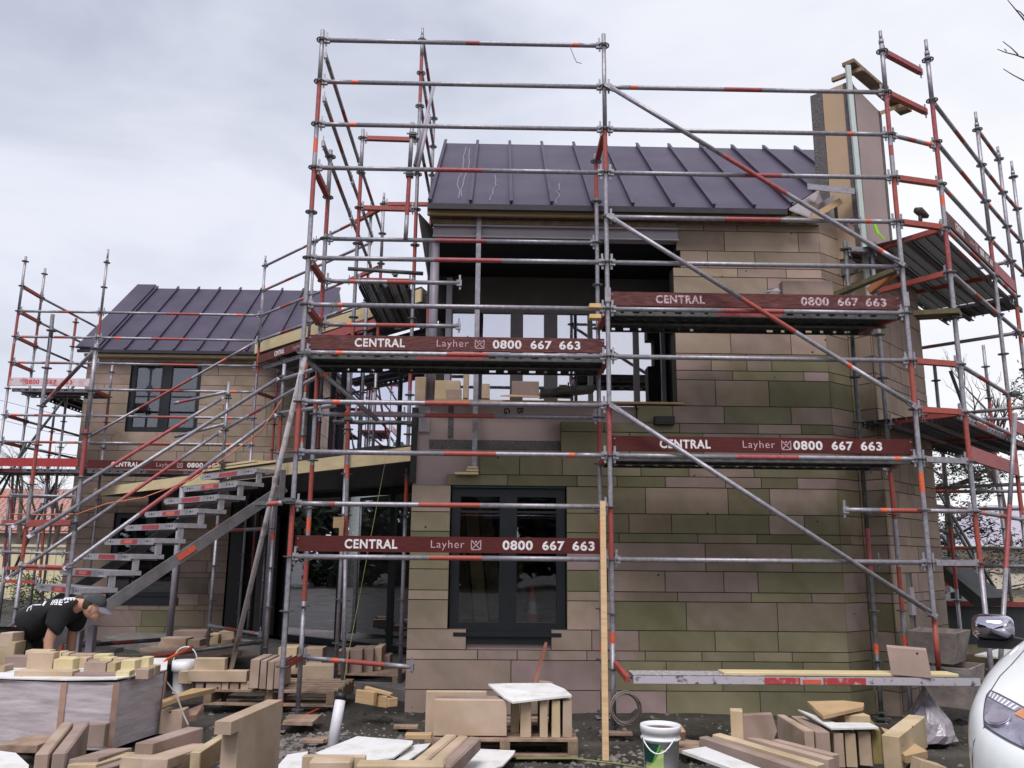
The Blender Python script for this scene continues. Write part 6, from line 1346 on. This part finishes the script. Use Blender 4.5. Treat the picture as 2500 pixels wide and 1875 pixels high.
leafy('conifer_tree', (16.8, 22.5, 0), 3.6, 3.8, LEAFD, 5, 'low dark evergreen tree close to the right wall edge', 5000, .16)
leafy('autumn_tree', (20.3, 17, 0), 8.4, 4.2, LEAFO, 6, 'olive and brown leafed tree at the far right edge', 5200, .14, low=.5)
leafy('shrub', (14.2, 12, 0), 1.9, 3.4, LEAFB, 7, 'brown bushy shrub behind the car mirror', 5200, .09, cat='shrub', low=.05)
for k in range(4): leafy('hedge', (-12.6+1.25*k, 15+.15*k, 0), 1.0, 1.9, LEAFH, 30+k, ORD[k]+' from the left of the hedge clumps below the cream fence', 1300, .10, group='hedge below the cream fence', cat='hedge', low=.02)
tw = thing('bare_tree', 'thin bare twigs reaching in at the top right corner', 'tree', (7.6, -2.2, 0))
b = MB(); b.rings([(7.6, -2.2, 0), (7.5, -2.2, 3), (7.3, -2.2, 6.2), (7.0, -2.2, 7.6)], [.12, .1, .05, .015], 8); b.build('trunk', BARK, tw)
b = MB()
for pts in (((2460, 0), (2475, 18), (2490, 36), (2510, 60), (2600, 130)), ((2478, 22), (2492, 30), (2506, 46)), ((2435, 120), (2455, 128), (2480, 134), (2510, 145), (2600, 170)), ((2448, 101), (2470, 118), (2486, 134)), ((2452, 119), (2458, 126)), ((2449, 168), (2475, 184), (2510, 202), (2600, 260))):
    b.rings([at(x, y, Y=-2.2) for x, y in pts], [.003+.0012*k for k in range(len(pts))], 5, caps=False)
b.build('twigs', BARK, tw)
nh = thing('neighbour_house', 'low house with grey hipped roof behind the right scaffold', 'house', (33, 40, 0))
MB().box(29.5, 42, 40, 50, 0, 2.35).build('wall', CREAM, nh)
b = MB(); b.poly([(28.8, 39.3, 2.5), (43, 39.3, 2.5), (39, 45, 5.1), (33.5, 45, 5.1)]); b.poly([(28.8, 39.3, 2.5), (33.5, 45, 5.1), (28.8, 50.7, 2.5)]); b.box(28.8, 43, 39.25, 39.35, 2.3, 2.5); b.build('roof', SLATE, nh)
MB().box(28.7, 43, 39.2, 39.25, 2.32, 2.5).build('gutter', FOAM, nh)
MB().box(31.5, 33, 39.96, 40.0, .9, 1.9).build('window', GLASSL, nh)
lh = thing('neighbour_house', 'house with terracotta tiled roof behind the far left trees', 'house', (-19, 30, 0))
MB().box(-26, -12, 30.5, 38, 0, 2.5).build('wall', CREAM, lh)
b = MB(); b.poly([(-27, 29.8, 2.4), (-11.5, 29.8, 2.4), (-13, 34, 4.6), (-25, 34, 4.6)]); b.poly([(-11.5, 29.8, 2.4), (-11.5, 38, 2.4), (-13, 34, 4.6)])
rn = random.Random(6)
for i in range(60):
    for j in range(9):
        x = -26+i*.24; y = 29.9+j*.45; z = 2.45+j*.24
        if x < -12-.1*j: b.cur = 0; b.obox((x+(.12 if j % 2 else 0), y, z), (.20, 0, 0), (0, .44, .235), (0, -.04, .06))
b.build('roof', BRICKR, lh)
fe = thing('sheet_fence', 'cream ribbed sheet fence at the far left behind the hedge', 'fence', (-12, 19, 0)); 
b = MB()
for i in range(60): b.box(-18+i*.2, -18+i*.2+.185, 19-.012*(i % 2), 19.03, .1, 1.75)
b.build('panel', FENCEM, fe); MB().box(-18, -6, 18.93, 18.98, 1.72, 1.80).build('rail', CREAM, fe)
for k in range(5):
    a, c = at(-20, 972+k*47, Y=60), at(330, 1040+k*47, Y=40)
    tag(MB().rings([a, (a+c)/2-Z(.25), c], .02, 5).build('power_line', CABLE), ORD[k]+' from the top of the thin power lines at the left', 'power line', 'power lines at the left')
# trees across the street behind the viewpoint: they are what the lower panes mirror
for k in range(9):
    leafy('street_tree', (-22+5.6*k+rn.uniform(-1, 1), -34+rn.uniform(-3, 3), 0), 6.0+rn.uniform(-1, 1.2), 6.5, LEAFD, 60+k, ORD[k]+' from the left of the dark trees mirrored in the lower panes', 5000, .95, low=.03, group='trees across the street')
for k in range(7):
    leafy('street_tree', (-34+rn.uniform(-3, 3), -22+5.4*k, 0), 7.6+rn.uniform(-1, 1.2), 6.5, LEAFD, 80+k, ORD[k]+' from the front of the dark trees mirrored in the entrance glass', 5500, .95, low=.03, group='trees down the side street')
c = at(2247, 525, Y=.7); b = MB()
b.rings([c+Vector((-.06, 0, .06)), c+Vector((-.01, 0, .05)), c+Vector((.04, 0, .0)), c+Vector((.09, 0, -.02))], [.03, .05, .045, .02], 10); b.rings([c+Vector((0, 0, .02)), c+Vector((-.01, 0, -.14))], [.025, .02], 8)
tag(b.build('hand_tool', mat('brown tool body', (.06, .035, .03), .6, 0, .3, 20)), 'small brown hand tool standing on the upper right corner deck', 'tool')
# clods and trodden lumps in the soil
b = MB(); rn = random.Random(15)
for _ in range(1500):
    x, y = rn.uniform(-2, 8), rn.uniform(-2.8, 1.0); pebble(b, x, y, gz(x, y)-.008, abs(rn.gauss(.022, .02))+.01, rn)
tag(b.build('soil_clods', SOIL), kind='stuff')
